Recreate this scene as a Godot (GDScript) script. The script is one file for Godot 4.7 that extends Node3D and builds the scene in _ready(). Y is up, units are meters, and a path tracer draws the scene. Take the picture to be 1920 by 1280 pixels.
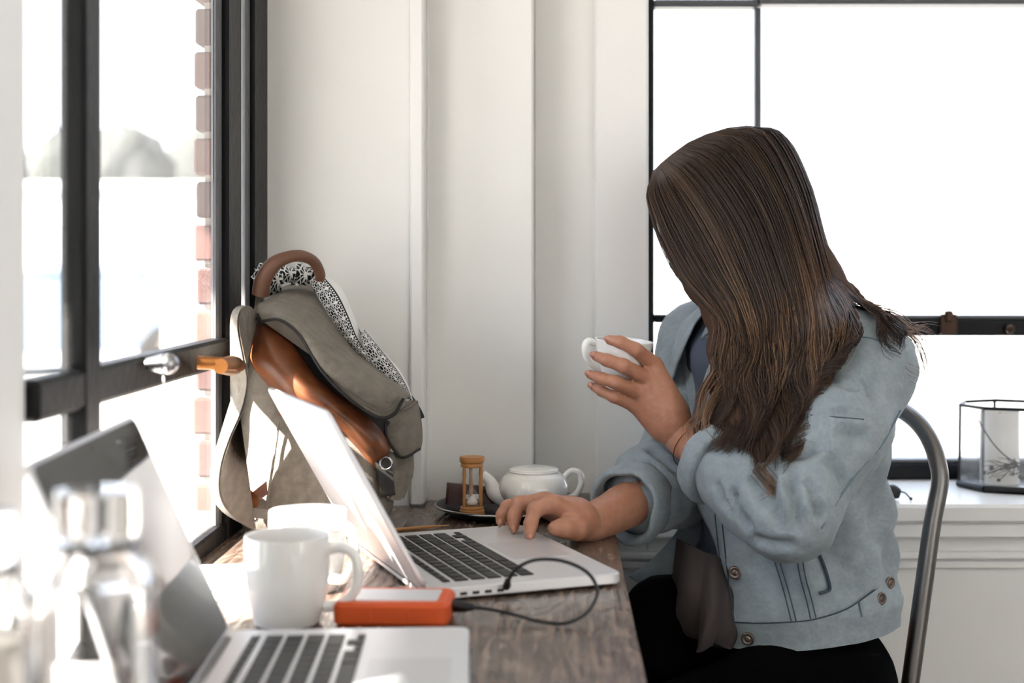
extends Node3D
# A café window counter: a woman in a denim jacket with a cup at a laptop, a rucksack by the window.
# The photograph's lens: focal length and vanishing point in its 1920 x 1280 pixels, and the eye's height.
const FOC := 2700.0
const CX := 1050.0
const CY := 495.0
const EYE := 1.12
const TAB := 0.76            # height of the counter
var M := {}
var rng := RandomNumberGenerator.new()

# ---------------------------------------------------------------- small helpers
func P(u: float, v: float, d: float) -> Vector3:      # a point of the place seen at a pixel, d metres into the room
	return Vector3((u - CX) * d / FOC, EYE - (v - CY) * d / FOC, -d)

func PL(a: Array) -> Array:
	var o := []
	for k in a: o.append(P(k[0], k[1], k[2]))
	return o

func numbered(called: String) -> String:
	if not has_node(NodePath(called)): return called
	var k := 1
	while has_node(NodePath("%s_%03d" % [called, k])): k += 1
	return "%s_%03d" % [called, k]

func thing(called: String, label: String, category: String, at := Vector3.ZERO, turn := 0.0, group := "") -> Node3D:
	var o := Node3D.new()
	o.name = numbered(called)
	add_child(o)
	o.position = at
	o.rotation.y = turn
	tag(o, label, category, group)
	return o

func tag(o: Node, label: String, category: String, group := "") -> void:
	o.set_meta("label", label)
	o.set_meta("category", category)
	if group != "": o.set_meta("group", group)

func obj(called: String, mesh: Mesh, m: Material, parent: Node = null, at := Vector3.ZERO) -> MeshInstance3D:
	var o := MeshInstance3D.new()
	o.mesh = mesh
	o.material_override = m
	if parent == null:
		o.name = numbered(called)
		add_child(o)
	else:
		o.name = called
		parent.add_child(o, true)
	o.position = at
	return o

func struct(called: String, mesh: Mesh, m: Material, at := Vector3.ZERO) -> MeshInstance3D:
	var o := obj(called, mesh, m, null, at)
	o.set_meta("kind", "structure")
	return o

func struct_root(called: String) -> Node3D:
	var o := Node3D.new()
	o.name = numbered(called)
	add_child(o)
	o.set_meta("kind", "structure")
	return o

func cr(p: Array, t: float):                           # Catmull-Rom through points or numbers, t from 0 to 1
	var n := p.size()
	if n == 1: return p[0]
	var x := clampf(t, 0.0, 1.0) * (n - 1)
	var i := mini(int(x), n - 2)
	var f := x - i
	var b = p[i]
	var c = p[i + 1]
	var a = p[i - 1] if i > 0 else b * 2.0 - c
	var d = p[i + 2] if i + 2 < n else c * 2.0 - b
	return (b * 2.0 + (c - a) * f + (a * 2.0 - b * 5.0 + c * 4.0 - d) * (f * f) + (b * 3.0 - a - c * 3.0 + d) * (f * f * f)) * 0.5

func resample(p: Array, n: int) -> Array:
	var o := []
	for i in n: o.append(cr(p, float(i) / (n - 1)))
	return o

func arr_mesh(v: PackedVector3Array, nrm: PackedVector3Array, idx: PackedInt32Array, uv := PackedVector2Array(), col := PackedColorArray()) -> ArrayMesh:
	var a := []
	a.resize(Mesh.ARRAY_MAX)
	a[Mesh.ARRAY_VERTEX] = v
	a[Mesh.ARRAY_NORMAL] = nrm
	a[Mesh.ARRAY_INDEX] = idx
	if uv.size() == v.size(): a[Mesh.ARRAY_TEX_UV] = uv
	if col.size() == v.size(): a[Mesh.ARRAY_COLOR] = col
	var m := ArrayMesh.new()
	m.add_surface_from_arrays(Mesh.PRIMITIVE_TRIANGLES, a)
	return m

# A surface through rows of points; closed: each row is a ring; caps close the first and last ring.
func grid_mesh(rows: Array, closed := true, cap := true, us := 1.0, vs := 1.0, flat := false) -> ArrayMesh:
	var m := rows.size()
	var n: int = rows[0].size()
	var w := n + 1 if closed else n
	var v := PackedVector3Array()
	var uv := PackedVector2Array()
	var idx := PackedInt32Array()
	for i in m:
		for j in w:
			v.append(rows[i][j % n])
			uv.append(Vector2(us * j / (w - 1), vs * i / (m - 1)))
	for i in m - 1:
		for j in w - 1:
			var a := i * w + j
			idx.append_array([a, a + 1, a + w, a + 1, a + w + 1, a + w])
	if closed and cap:
		for e in 2:
			var row: int = 0 if e == 0 else m - 1
			var c := Vector3.ZERO
			var base := v.size()
			for j in n: c += rows[row][j]
			v.append(c / n)
			uv.append(Vector2(0.5, 0.5))
			for j in n:
				v.append(rows[row][j])
				uv.append(Vector2(0.5, 0.5))
			for j in n:
				var p := base + 1 + j
				var q := base + 1 + (j + 1) % n
				if e == 0: idx.append_array([base, q, p])
				else: idx.append_array([base, p, q])
	var vol := 0.0
	for k in range(0, idx.size(), 3):
		vol += v[idx[k]].dot(v[idx[k + 1]].cross(v[idx[k + 2]]))
	if closed and vol > 0.0:      # clockwise from outside means a negative sum
		for k in range(0, idx.size(), 3):
			var t := idx[k + 1]
			idx[k + 1] = idx[k + 2]
			idx[k + 2] = t
	if flat:
		var fv := PackedVector3Array()
		var fn := PackedVector3Array()
		var fu := PackedVector2Array()
		var fi := PackedInt32Array()
		for k in range(0, idx.size(), 3):
			var nn := (v[idx[k + 2]] - v[idx[k]]).cross(v[idx[k + 1]] - v[idx[k]]).normalized()
			for q in 3:
				fi.append(fv.size())
				fv.append(v[idx[k + q]])
				fn.append(nn)
				fu.append(uv[idx[k + q]])
		return arr_mesh(fv, fn, fi, fu)
	var nrm := normals(v, idx)
	if closed:
		for i in m:
			var s := (nrm[i * w] + nrm[i * w + n]).normalized()
			nrm[i * w] = s
			nrm[i * w + n] = s
	return arr_mesh(v, nrm, idx, uv)

func normals(v: PackedVector3Array, idx: PackedInt32Array) -> PackedVector3Array:
	var nrm := PackedVector3Array()
	nrm.resize(v.size())
	for k in range(0, idx.size(), 3):
		var a := idx[k]
		var b := idx[k + 1]
		var c := idx[k + 2]
		var f := (v[c] - v[a]).cross(v[b] - v[a])
		nrm[a] += f
		nrm[b] += f
		nrm[c] += f
	for k in nrm.size():
		nrm[k] = nrm[k].normalized() if nrm[k].length_squared() > 0.0 else Vector3.UP
	return nrm

func tube(path: Array, r, sides := 10, n := 0) -> ArrayMesh:      # r: a number or numbers along the path
	var pts := resample(path, n) if n > 0 else path
	var rows := []
	var up := Vector3.UP
	for i in pts.size():
		var t: Vector3 = (pts[mini(i + 1, pts.size() - 1)] - pts[maxi(i - 1, 0)]).normalized()
		if i == 0 and absf(t.dot(up)) > 0.9: up = Vector3.RIGHT
		up = (up - t * up.dot(t)).normalized()
		var side := t.cross(up)
		var rr: float = r if r is float else cr(r, float(i) / (pts.size() - 1))
		var row := []
		for j in sides:
			var a := TAU * j / sides
			row.append(pts[i] + (up * cos(a) + side * sin(a)) * rr)
		rows.append(row)
	return grid_mesh(rows, true, true, 1.0, 1.0)

func lathe(prof: Array, sides := 32) -> ArrayMesh:      # prof: [radius, height] from one end to the other
	var rows := []
	for p in prof:
		var row := []
		for j in sides:
			var a := TAU * j / sides
			row.append(Vector3(maxf(p[0], 0.0002) * cos(a), p[1], maxf(p[0], 0.0002) * sin(a)))
		rows.append(row)
	return grid_mesh(rows, true, true)

func smooth_prof(prof: Array, n: int) -> Array:
	var q := []
	for p in prof: q.append(Vector2(p[0], p[1]))
	var o := []
	for k in resample(q, n): o.append([k.x, k.y])
	return o

func join(list: Array) -> ArrayMesh:                     # [mesh, Transform3D or Vector3] pairs or meshes into one mesh
	var st := SurfaceTool.new()
	for e in list:
		if e is Mesh: st.append_from(e, 0, Transform3D())
		else: st.append_from(e[0], 0, e[1] if e[1] is Transform3D else Transform3D(Basis(), e[1]))
	return st.commit()

# box with chamfered edges, centre at c
func rbox(size: Vector3, b := 0.002, c := Vector3.ZERO) -> ArrayMesh:
	var h := size / 2.0
	b = minf(b, minf(h.x, minf(h.y, h.z)) * 0.98)
	var st := SurfaceTool.new()
	st.begin(Mesh.PRIMITIVE_TRIANGLES)
	st.set_smooth_group(-1)
	var quad := func(p: Vector3, q: Vector3, r: Vector3, s: Vector3):
		var nn := (q - p).cross(r - p)
		var mid := (p + q + r + s) / 4.0
		var list := [p, r, q, p, s, r] if nn.dot(mid) > 0.0 else [p, q, r, p, r, s]
		for x in list:
			var an := nn.abs()
			st.set_uv(Vector2(x.x, x.z) if an.y >= an.x and an.y >= an.z else (Vector2(x.z, x.y) if an.x >= an.z else Vector2(x.x, x.y)))
			st.add_vertex(x + c)
	var ax := [Vector3.RIGHT, Vector3.UP, Vector3.BACK]
	for i in 3:
		var j := (i + 1) % 3
		var k := (i + 2) % 3
		for s in [-1.0, 1.0]:
			var n0: Vector3 = ax[i] * h[i] * s
			var u: Vector3 = ax[j] * (h[j] - b)
			var w: Vector3 = ax[k] * (h[k] - b)
			quad.call(n0 + u + w, n0 - u + w, n0 - u - w, n0 + u - w)
			for t in [-1.0, 1.0]:      # edges between face i and face j
				var e0: Vector3 = ax[i] * h[i] * s + ax[j] * (h[j] - b) * t
				var e1: Vector3 = ax[i] * (h[i] - b) * s + ax[j] * h[j] * t
				quad.call(e0 + w, e1 + w, e1 - w, e0 - w)
	for sx in [-1.0, 1.0]:
		for sy in [-1.0, 1.0]:
			for sz in [-1.0, 1.0]:
				var p := Vector3(h.x * sx, (h.y - b) * sy, (h.z - b) * sz)
				var q := Vector3((h.x - b) * sx, h.y * sy, (h.z - b) * sz)
				var r := Vector3((h.x - b) * sx, (h.y - b) * sy, h.z * sz)
				var nn := (q - p).cross(r - p)
				for x in ([p, r, q] if nn.dot(p + q + r) > 0.0 else [p, q, r]):
					st.add_vertex(x + c)
	st.generate_normals()
	return st.commit()

func bx(x0: float, x1: float, y0: float, y1: float, z0: float, z1: float, b := 0.002) -> ArrayMesh:
	return rbox(Vector3(absf(x1 - x0), absf(y1 - y0), absf(z1 - z0)), b, Vector3((x0 + x1) / 2, (y0 + y1) / 2, (z0 + z1) / 2))

# rounded-corner slab (in x and z), from y0 to y1
func slab(w: float, l: float, y0: float, y1: float, r: float, e := 0.0015) -> ArrayMesh:
	var rows := []
	for p in [[e, y0], [0.0, y0 + e], [0.0, y1 - e], [e, y1]]:
		var row := []
		for q in 4:
			for k in 7:
				var a := PI / 2 * (q + k / 6.0)
				var rr: float = r - p[0]
				row.append(Vector3((w / 2 - r) * (1 if q == 0 or q == 3 else -1) + rr * cos(a), p[1], (l / 2 - r) * (1 if q < 2 else -1) + rr * sin(a)))
		rows.append(row)
	return grid_mesh(rows, true, true, 1.0, 1.0, true)

# a sheet of cloth or leather through a grid of control points, given a thickness
func sheet(ctrl: Array, n: int, m: int, thick: float, us := 1.0, vs := 1.0, bump = null) -> ArrayMesh:
	var cols := []
	for row in ctrl: cols.append(resample(row, n))
	var g := []
	for i in m:
		var row := []
		for j in n:
			var line := []
			for c in cols: line.append(c[j])
			row.append(cr(line, float(i) / (m - 1)))
		g.append(row)
	var nr := []
	for i in m:
		var row := []
		for j in n:
			var du: Vector3 = g[i][mini(j + 1, n - 1)] - g[i][maxi(j - 1, 0)]
			var dv: Vector3 = g[mini(i + 1, m - 1)][j] - g[maxi(i - 1, 0)][j]
			var nn := du.cross(dv).normalized()
			row.append(nn)
		nr.append(row)
	if bump != null:
		for i in m:
			for j in n: g[i][j] += nr[i][j] * float(bump.call(float(j) / (n - 1), float(i) / (m - 1)))
	var rows := []
	for i in m:
		var ring := []
		for j in n: ring.append(g[i][j])
		for j in n: ring.append(g[i][n - 1 - j] - nr[i][n - 1 - j] * thick)
		rows.append(ring)
	var mesh := grid_mesh(rows, true, true)
	# UV: across the sheet on both sides
	var a := mesh.surface_get_arrays(0)
	var uv: PackedVector2Array = a[Mesh.ARRAY_TEX_UV]
	var w := 2 * n + 1
	for i in m:
		for j in w:
			var q: int = j if j < n else maxi(2 * n - 1 - j, 0)
			uv[i * w + j] = Vector2(us * q / (n - 1), vs * i / (m - 1))
	return arr_mesh(a[Mesh.ARRAY_VERTEX], a[Mesh.ARRAY_NORMAL], a[Mesh.ARRAY_INDEX], uv)

func ribbon(path: Array, wide: Vector3, width, thick: float, n := 40, us := 1.0, vs := 1.0) -> ArrayMesh:
	var pts := resample(path, n)
	var a := []
	var b := []
	for i in n:
		var w: float = width if width is float else cr(width, float(i) / (n - 1))
		a.append(pts[i] - wide * w / 2)
		b.append(pts[i] + wide * w / 2)
	return sheet([a, b], n, 3, thick, us, vs)

# ---------------------------------------------------------------- bodies: distance fields meshed as surface nets
# each bone: [a, b, radius at a, radius at b, smoothness, optional scale (Vector3) of the cross distances]
func nets(bones: Array, h: float) -> Array:            # [vertices, normals, indices]
	var lo := Vector3.ONE * 1e6
	var hi := -lo
	for b in bones:
		var r := maxf(b[2], b[3]) + 3.0 * h
		lo = lo.min((b[0] as Vector3).min(b[1]) - Vector3.ONE * r)
		hi = hi.max((b[0] as Vector3).max(b[1]) + Vector3.ONE * r)
	var nx := int((hi.x - lo.x) / h) + 2
	var ny := int((hi.y - lo.y) / h) + 2
	var nz := int((hi.z - lo.z) / h) + 2
	var f := PackedFloat32Array()
	f.resize(nx * ny * nz)
	f.fill(0.2)
	for b in bones:
		var a: Vector3 = b[0]
		var c: Vector3 = b[1]
		var ra: float = b[2]
		var rb: float = b[3]
		var k: float = b[4]
		var ba := c - a
		var l2 := maxf(ba.length_squared(), 1e-9)
		var r := maxf(ra, rb) + k + 2.0 * h
		var p0 := (a.min(c) - Vector3.ONE * r - lo) / h
		var p1 := (a.max(c) + Vector3.ONE * r - lo) / h
		for z in range(maxi(int(p0.z), 0), mini(int(p1.z) + 2, nz)):
			for y in range(maxi(int(p0.y), 0), mini(int(p1.y) + 2, ny)):
				var at := (z * ny + y) * nx
				for x in range(maxi(int(p0.x), 0), mini(int(p1.x) + 2, nx)):
					var p := Vector3(lo.x + x * h, lo.y + y * h, lo.z + z * h) - a
					var t := clampf(p.dot(ba) / l2, 0.0, 1.0)
					var dd := (p - ba * t).length() - (ra + (rb - ra) * t)
					var o := f[at + x]
					var q := maxf(k - absf(o - dd), 0.0)
					f[at + x] = minf(o, dd) - q * q / (4.0 * k)
	var cell := PackedInt32Array()
	cell.resize(nx * ny * nz)
	cell.fill(-1)
	var v := PackedVector3Array()
	var nr := PackedVector3Array()
	var idx := PackedInt32Array()
	var sxy := nx * ny
	var off := [0, 1, nx, nx + 1, sxy, sxy + 1, sxy + nx, sxy + nx + 1]
	var far := h * 1.8
	var edges := [[0, 1], [2, 3], [4, 5], [6, 7], [0, 2], [1, 3], [4, 6], [5, 7], [0, 4], [1, 5], [2, 6], [3, 7]]
	var cv := PackedFloat32Array()
	cv.resize(8)
	for z in nz - 1:
		for y in ny - 1:
			var row := (z * ny + y) * nx
			for x in nx - 1:
				var at := row + x
				if absf(f[at]) > far: continue
				var neg := 0
				for q in 8:
					cv[q] = f[at + off[q]]
					if cv[q] < 0.0: neg += 1
				if neg == 0 or neg == 8: continue
				var s := Vector3.ZERO
				var cnt := 0
				for e in edges:
					var va := cv[e[0]]
					var vb := cv[e[1]]
					if (va < 0.0) != (vb < 0.0):
						var t := va / (va - vb)
						var pa := Vector3(e[0] & 1, (e[0] >> 1) & 1, e[0] >> 2)
						var pb := Vector3(e[1] & 1, (e[1] >> 1) & 1, e[1] >> 2)
						s += pa.lerp(pb, t)
						cnt += 1
				s /= cnt
				cell[at] = v.size()
				v.append(lo + (Vector3(x, y, z) + s) * h)
				var g := Vector3(
					lerpf(lerpf(cv[1] - cv[0], cv[3] - cv[2], s.y), lerpf(cv[5] - cv[4], cv[7] - cv[6], s.y), s.z),
					lerpf(lerpf(cv[2] - cv[0], cv[3] - cv[1], s.x), lerpf(cv[6] - cv[4], cv[7] - cv[5], s.x), s.z),
					lerpf(lerpf(cv[4] - cv[0], cv[5] - cv[1], s.x), lerpf(cv[6] - cv[2], cv[7] - cv[3], s.x), s.y))
				nr.append(g.normalized())
	for z in range(1, nz - 1):
		for y in range(1, ny - 1):
			var row := (z * ny + y) * nx
			for x in range(1, nx - 1):
				var at := row + x
				if cell[at] < 0: continue
				var inside := f[at] < 0.0
				for ax in 3:
					var step: int = 1 if ax == 0 else (nx if ax == 1 else sxy)
					if (f[at + step] < 0.0) == inside: continue
					var s1: int = nx if ax == 0 else (sxy if ax == 1 else 1)
					var s2: int = sxy if ax == 0 else (1 if ax == 1 else nx)
					var a := cell[at]
					var b := cell[at - s1]
					var c := cell[at - s1 - s2]
					var d := cell[at - s2]
					if a < 0 or b < 0 or c < 0 or d < 0: continue
					if inside: idx.append_array([a, c, b, a, d, c])
					else: idx.append_array([a, b, c, a, c, d])
	# smooth a little
	return [v, nr, idx]

func net_mesh(parts: Array) -> ArrayMesh:
	var v := PackedVector3Array()
	var n := PackedVector3Array()
	var i := PackedInt32Array()
	for p in parts:
		var base := v.size()
		v.append_array(p[0])
		n.append_array(p[1])
		for k in p[2]: i.append(k + base)
	return arr_mesh(v, n, i)

func chain(pts: Array, r: Array, k: float) -> Array:
	var o := []
	for i in pts.size() - 1: o.append([pts[i], pts[i + 1], r[i], r[i + 1], k])
	return o

func ball(p: Vector3, r: float, k := 0.02) -> Array:
	return [p, p + Vector3(0, 0.0005, 0), r, r, k]

# the point of a vertex cloud that is seen at a pixel (the nearest layer), lifted a little
func snap(v: PackedVector3Array, u: float, w: float, lift := 0.0) -> Vector3:
	var best := 1e9
	var tol := 14.0
	while best > 1e8 and tol < 200.0:
		for p in v:
			var d := -p.z
			if d < best and absf(CX + p.x * FOC / d - u) < tol and absf(CY + (EYE - p.y) * FOC / d - w) < tol: best = d
		tol *= 1.7
	var sum := 0.0
	var dep := 0.0
	for p in v:
		var d := -p.z
		if d > best + 0.03: continue
		var e := Vector2(CX + p.x * FOC / d - u, CY + (EYE - p.y) * FOC / d - w).length()
		if e > 22.0: continue
		var g := 1.0 / (e * e + 4.0)
		sum += g
		dep += g * d
	return P(u, w, (dep / sum if sum > 0.0 else best) - lift)

# press folds into a mesh: each fold is [points, width, depth] (negative depth raises a ridge)
func folds(net: Array, list: Array) -> void:
	var v: PackedVector3Array = net[0]
	var n: PackedVector3Array = net[1]
	var mv := PackedFloat32Array()
	mv.resize(v.size())
	for f in list:
		var pts: Array = f[0]
		var w: float = f[1]
		var dep: float = f[2]
		var c := Vector3.ZERO
		for p in pts: c += p / pts.size()
		var rad := 0.0
		for p in pts: rad = maxf(rad, p.distance_to(c))
		rad += w * 2.5
		var total := pts.size() - 1
		for i in v.size():
			if v[i].distance_squared_to(c) > rad * rad: continue
			var dm := 1e9
			var tm := 0.0
			for k in total:
				var ba: Vector3 = pts[k + 1] - pts[k]
				var t := clampf((v[i] - pts[k]).dot(ba) / ba.length_squared(), 0.0, 1.0)
				var d := v[i].distance_squared_to(pts[k] + ba * t)
				if d < dm:
					dm = d
					tm = (k + t) / total
			var taper := smoothstep(0.0, 0.25, tm) * smoothstep(0.0, 0.25, 1.0 - tm) if f.size() < 4 else 1.0
			var x := dm / (w * w)
			mv[i] += dep * taper * (exp(-x) * 1.35 - exp(-x * 0.28) * 0.35)
	for i in v.size(): v[i] -= n[i] * mv[i]
	net[0] = v
	net[1] = normals(v, net[2])

func project(list: Array, v: PackedVector3Array, lift := 0.0, n := 0) -> Array:     # [[u, v], ...] laid on a surface
	var o := []
	for p in list: o.append(snap(v, p[0], p[1], lift))
	return resample(o, n) if n > 0 else o

# ---------------------------------------------------------------- materials
func noise(freq: float, oct := 4, sd := 1, kind := FastNoiseLite.TYPE_SIMPLEX_SMOOTH) -> FastNoiseLite:
	var n := FastNoiseLite.new()
	n.seed = sd
	n.frequency = freq
	n.noise_type = kind
	n.fractal_octaves = oct
	return n

func picture(w: int, h: int, f: Callable) -> ImageTexture:
	var im := Image.create(w, h, false, Image.FORMAT_RGB8)
	for y in h:
		for x in w: im.set_pixel(x, y, f.call(x, y))
	return ImageTexture.create_from_image(im)

func mat(c: Color, rough := 0.6, metal := 0.0) -> StandardMaterial3D:
	var m := StandardMaterial3D.new()
	m.albedo_color = c
	m.roughness = rough
	m.metallic = metal
	return m

func bump(m: StandardMaterial3D, tex: Texture2D, cm: float) -> void:
	m.heightmap_enabled = true
	m.heightmap_texture = tex
	m.heightmap_scale = cm

func tri(m: StandardMaterial3D, s: float, world := false) -> void:
	m.uv1_triplanar = true
	m.uv1_world_triplanar = world
	m.uv1_scale = Vector3.ONE * s

func glass(a := 0.06) -> StandardMaterial3D:
	var m := mat(Color(1, 1, 1, a), 0.0)
	m.transparency = BaseMaterial3D.TRANSPARENCY_ALPHA
	return m

func field(freq: float, oct: int, sd: int, w: int, h: int, stretch := 1, kind := FastNoiseLite.TYPE_SIMPLEX_SMOOTH) -> PackedByteArray:   # seamless noise
	var im := noise(freq, oct, sd, kind).get_seamless_image(w, h / stretch)
	if stretch > 1: im.resize(w, h, Image.INTERPOLATE_CUBIC)
	im.convert(Image.FORMAT_L8)
	return im.get_data()

func make_materials() -> void:
	M.paint = mat(Color(0.905, 0.90, 0.885), 0.55)
	var plaster := ImageTexture.create_from_image(noise(0.02, 5, 3).get_seamless_image(384, 384))
	bump(M.paint, plaster, 0.05)
	tri(M.paint, 2.0, true)
	M.paint_trim = mat(Color(0.92, 0.915, 0.905), 0.35)
	M.paint_trim.heightmap_enabled = true
	M.paint_trim.heightmap_texture = plaster
	M.paint_trim.heightmap_scale = 0.02
	tri(M.paint_trim, 4.0, true)
	M.black = mat(Color(0.055, 0.058, 0.062), 0.45)
	M.black.metallic_specular = 0.3
	bump(M.black, plaster, 0.06)
	tri(M.black, 6.0, true)
	M.grey_frame = mat(Color(0.30, 0.30, 0.31), 0.45)  # grey frame bars; for the muntin the sky's light is in this colour
	M.glass = glass(0.05)
	M.bronze = mat(Color(0.26, 0.19, 0.15), 0.45, 0.8)
	M.brass = mat(Color(0.55, 0.36, 0.20), 0.32, 1.0)
	M.floor = mat(Color(0.27, 0.21, 0.17), 0.45)
	M.white_china = mat(Color(0.93, 0.925, 0.91), 0.12)
	M.white_china.clearcoat_enabled = true
	M.white_china.clearcoat = 0.6
	M.white_china.clearcoat_roughness = 0.05
	M.alu = mat(Color(0.86, 0.86, 0.87), 0.38, 0.55)
	M.key = mat(Color(0.035, 0.035, 0.038), 0.5)
	M.screen = mat(Color(0.02, 0.02, 0.022), 0.06)
	M.bezel = mat(Color(0.02, 0.02, 0.022), 0.1)
	M.orange = mat(Color(0.80, 0.31, 0.10), 0.55)
	M.rubber = mat(Color(0.03, 0.03, 0.032), 0.5)
	M.steel = mat(Color(0.45, 0.44, 0.43), 0.33, 1.0)
	M.lead = mat(Color(0.16, 0.16, 0.17), 0.4, 0.7)
	# weathered oak of the counter: grain runs along the counter
	var g1 := field(0.012, 3, 5, 384, 768, 3)
	var g2 := field(0.09, 3, 9, 384, 768, 16)
	var g3 := field(0.006, 3, 21, 384, 768, 2)
	M.oak = mat(Color.WHITE, 0.24)
	M.oak.albedo_texture = picture(384, 768, func(x: int, y: int) -> Color:
		var q := y * 384 + x
		var ring := sin(x * TAU / 384.0 * 5.0 + g1[q] * 0.07 + g3[q] * 0.09)
		var t := clampf(0.5 + 0.14 * ring + 0.9 * (g2[q] / 255.0 - 0.5), 0.0, 1.0)
		return Color(0.25, 0.20, 0.17).lerp(Color(0.55, 0.48, 0.43), t))
	bump(M.oak, M.oak.albedo_texture, 0.7)
	M.oak.uv1_scale = Vector3(2.6, 1.3, 1.0)
	# denim: fine diagonal twill with washed patches
	var d1 := field(0.012, 4, 31, 384, 384)
	var d2 := field(0.4, 1, 32, 384, 384)
	var d3 := field(0.05, 3, 33, 384, 384)
	var twill := func(x: int, y: int) -> Color:
		var q := y * 384 + x
		var t := sin((x + y) * TAU / 6.0)
		var k := clampf(0.5 + 0.12 * t + 0.35 * (d1[q] / 255.0 - 0.5) + 0.3 * (d3[q] / 255.0 - 0.5) + 0.2 * (d2[q] / 255.0 - 0.5), 0.0, 1.0)
		return Color(0.43, 0.48, 0.51).lerp(Color(0.70, 0.735, 0.75), k)
	M.denim = mat(Color.WHITE, 0.9)
	M.denim.albedo_texture = picture(384, 384, twill)
	bump(M.denim, M.denim.albedo_texture, 0.25)
	tri(M.denim, 8.0)
	M.denim.rim_enabled = true
	M.denim.rim = 0.25
	M.stitch = mat(Color(0.40, 0.47, 0.52), 0.9)
	M.stitch_dark = mat(Color(0.24, 0.295, 0.335), 0.9)
	# canvas of the rucksack
	var c1 := field(0.02, 4, 41, 384, 384)
	M.canvas = mat(Color.WHITE, 0.95)
	M.canvas.albedo_texture = picture(384, 384, func(x: int, y: int) -> Color:
		var q := y * 384 + x
		var t := 0.5 + 0.10 * (sin(x * TAU / 6.0) + sin(y * TAU / 6.0)) + 0.7 * (c1[q] / 255.0 - 0.5) + 0.2 * (d2[q] / 255.0 - 0.5)
		return Color(0.38, 0.355, 0.32).lerp(Color(0.54, 0.51, 0.465), clampf(t, 0.0, 1.0)))
	bump(M.canvas, M.canvas.albedo_texture, 0.3)
	tri(M.canvas, 7.0)
	# tan leather with darker rubbed patches
	var l1 := field(0.012, 4, 51, 384, 384)
	var l2 := field(0.12, 2, 52, 384, 384, 1, FastNoiseLite.TYPE_CELLULAR)
	M.leather = mat(Color.WHITE, 0.42)
	M.leather.albedo_texture = picture(384, 384, func(x: int, y: int) -> Color:
		var q := y * 384 + x
		var t := clampf(0.5 + 1.2 * (l1[q] / 255.0 - 0.5) + 0.15 * (l2[q] / 255.0 - 0.5), 0.0, 1.0)
		return Color(0.30, 0.155, 0.075).lerp(Color(0.56, 0.335, 0.19), t))
	bump(M.leather, M.leather.albedo_texture, 0.1)
	tri(M.leather, 5.0)
	M.handle_leather = mat(Color(0.40, 0.27, 0.20), 0.5)
	M.handle_leather.heightmap_enabled = true
	M.handle_leather.heightmap_texture = M.leather.heightmap_texture
	M.handle_leather.heightmap_scale = 0.08
	tri(M.handle_leather, 9.0)
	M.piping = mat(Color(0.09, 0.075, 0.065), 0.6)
	# the scarf: black band of stars and dots, ladder border, white field
	M.scarf = mat(Color.WHITE, 0.9)
	M.scarf.albedo_texture = picture(256, 256, scarf_print)
	M.skin = mat(Color(0.74, 0.53, 0.43), 0.5)
	M.skin.subsurf_scatter_enabled = true
	M.skin.subsurf_scatter_strength = 0.12
	var s1 := field(0.03, 4, 61, 256, 256)
	M.skin.albedo_texture = picture(256, 256, func(x: int, y: int) -> Color:
		var t := s1[y * 256 + x] / 255.0 - 0.5
		return Color(0.94 + 0.12 * t, 0.93 + 0.2 * t, 0.92 + 0.24 * t))
	bump(M.skin, plaster, 0.02)
	tri(M.skin, 9.0)
	M.nail = mat(Color(0.80, 0.58, 0.50), 0.22)
	M.hair = mat(Color.WHITE, 0.42)
	M.hair.vertex_color_use_as_albedo = true
	M.hair.backlight_enabled = true
	M.hair.backlight = Color(0.3, 0.24, 0.2)
	M.hair_base = mat(Color(0.30, 0.225, 0.18), 0.85)
	M.hair_base.metallic_specular = 0.2
	M.trouser = mat(Color(0.018, 0.018, 0.02), 0.95)
	M.trouser.metallic_specular = 0.15
	M.tshirt = mat(Color(0.33, 0.36, 0.43), 0.95)
	M.tshirt.heightmap_enabled = true
	M.tshirt.heightmap_texture = M.canvas.heightmap_texture
	M.tshirt.heightmap_scale = 0.1
	tri(M.tshirt, 5.0)
	M.tshirt_warm_hem = mat(Color(0.27, 0.24, 0.235), 0.95)  # T-shirt's hem: warm reflected light and shade put into the colour
	M.copper = mat(Color(0.50, 0.45, 0.42), 0.4, 1.0)
	M.wood_light = mat(Color(0.68, 0.47, 0.26), 0.45)
	M.paper = mat(Color(0.88, 0.88, 0.87), 0.8)
	M.silver = mat(Color(0.62, 0.62, 0.63), 0.25, 1.0)
	M.sand = mat(Color(0.85, 0.83, 0.8), 0.8)
	M.clear = mat(Color(1, 1, 1, 0.0), 0.0)
	M.clear.refraction_enabled = true
	M.clear.refraction_scale = 0.05
	M.maroon = mat(Color(0.20, 0.055, 0.05), 0.5)
	M.wax = mat(Color(0.9, 0.89, 0.87), 0.5)
	M.twig = mat(Color(0.20, 0.15, 0.11), 0.8)

func scarf_print(x: int, y: int) -> Color:
	var black := Color(0.03, 0.035, 0.045)
	var white := Color(0.86, 0.86, 0.85)
	var u := x / 256.0
	if u > 0.74: return white
	if u > 0.70: return black
	if u > 0.60: return white if (y % 12 > 3 and u > 0.615 and u < 0.685) and (y % 12 > 4) == false else (white if absf(u - 0.65) < 0.03 and y % 12 < 7 else black)
	var s := 85.3334
	var px := fposmod(x, s) / s - 0.5
	var py := fposmod(y, s) / s - 0.5
	var r := Vector2(px, py).length()
	var a := absf(px)
	var b := absf(py)
	if r < 0.13: return black
	if r < 0.2: return white
	if absf(a - b) < 0.045: return white
	if absf(a + b - 0.5) < 0.05: return white
	if (a < 0.035 or b < 0.035) and r > 0.2: return white
	if r > 0.62: return black
	if absf(maxf(a, b) - 0.47) < 0.03: return white
	return black

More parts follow.
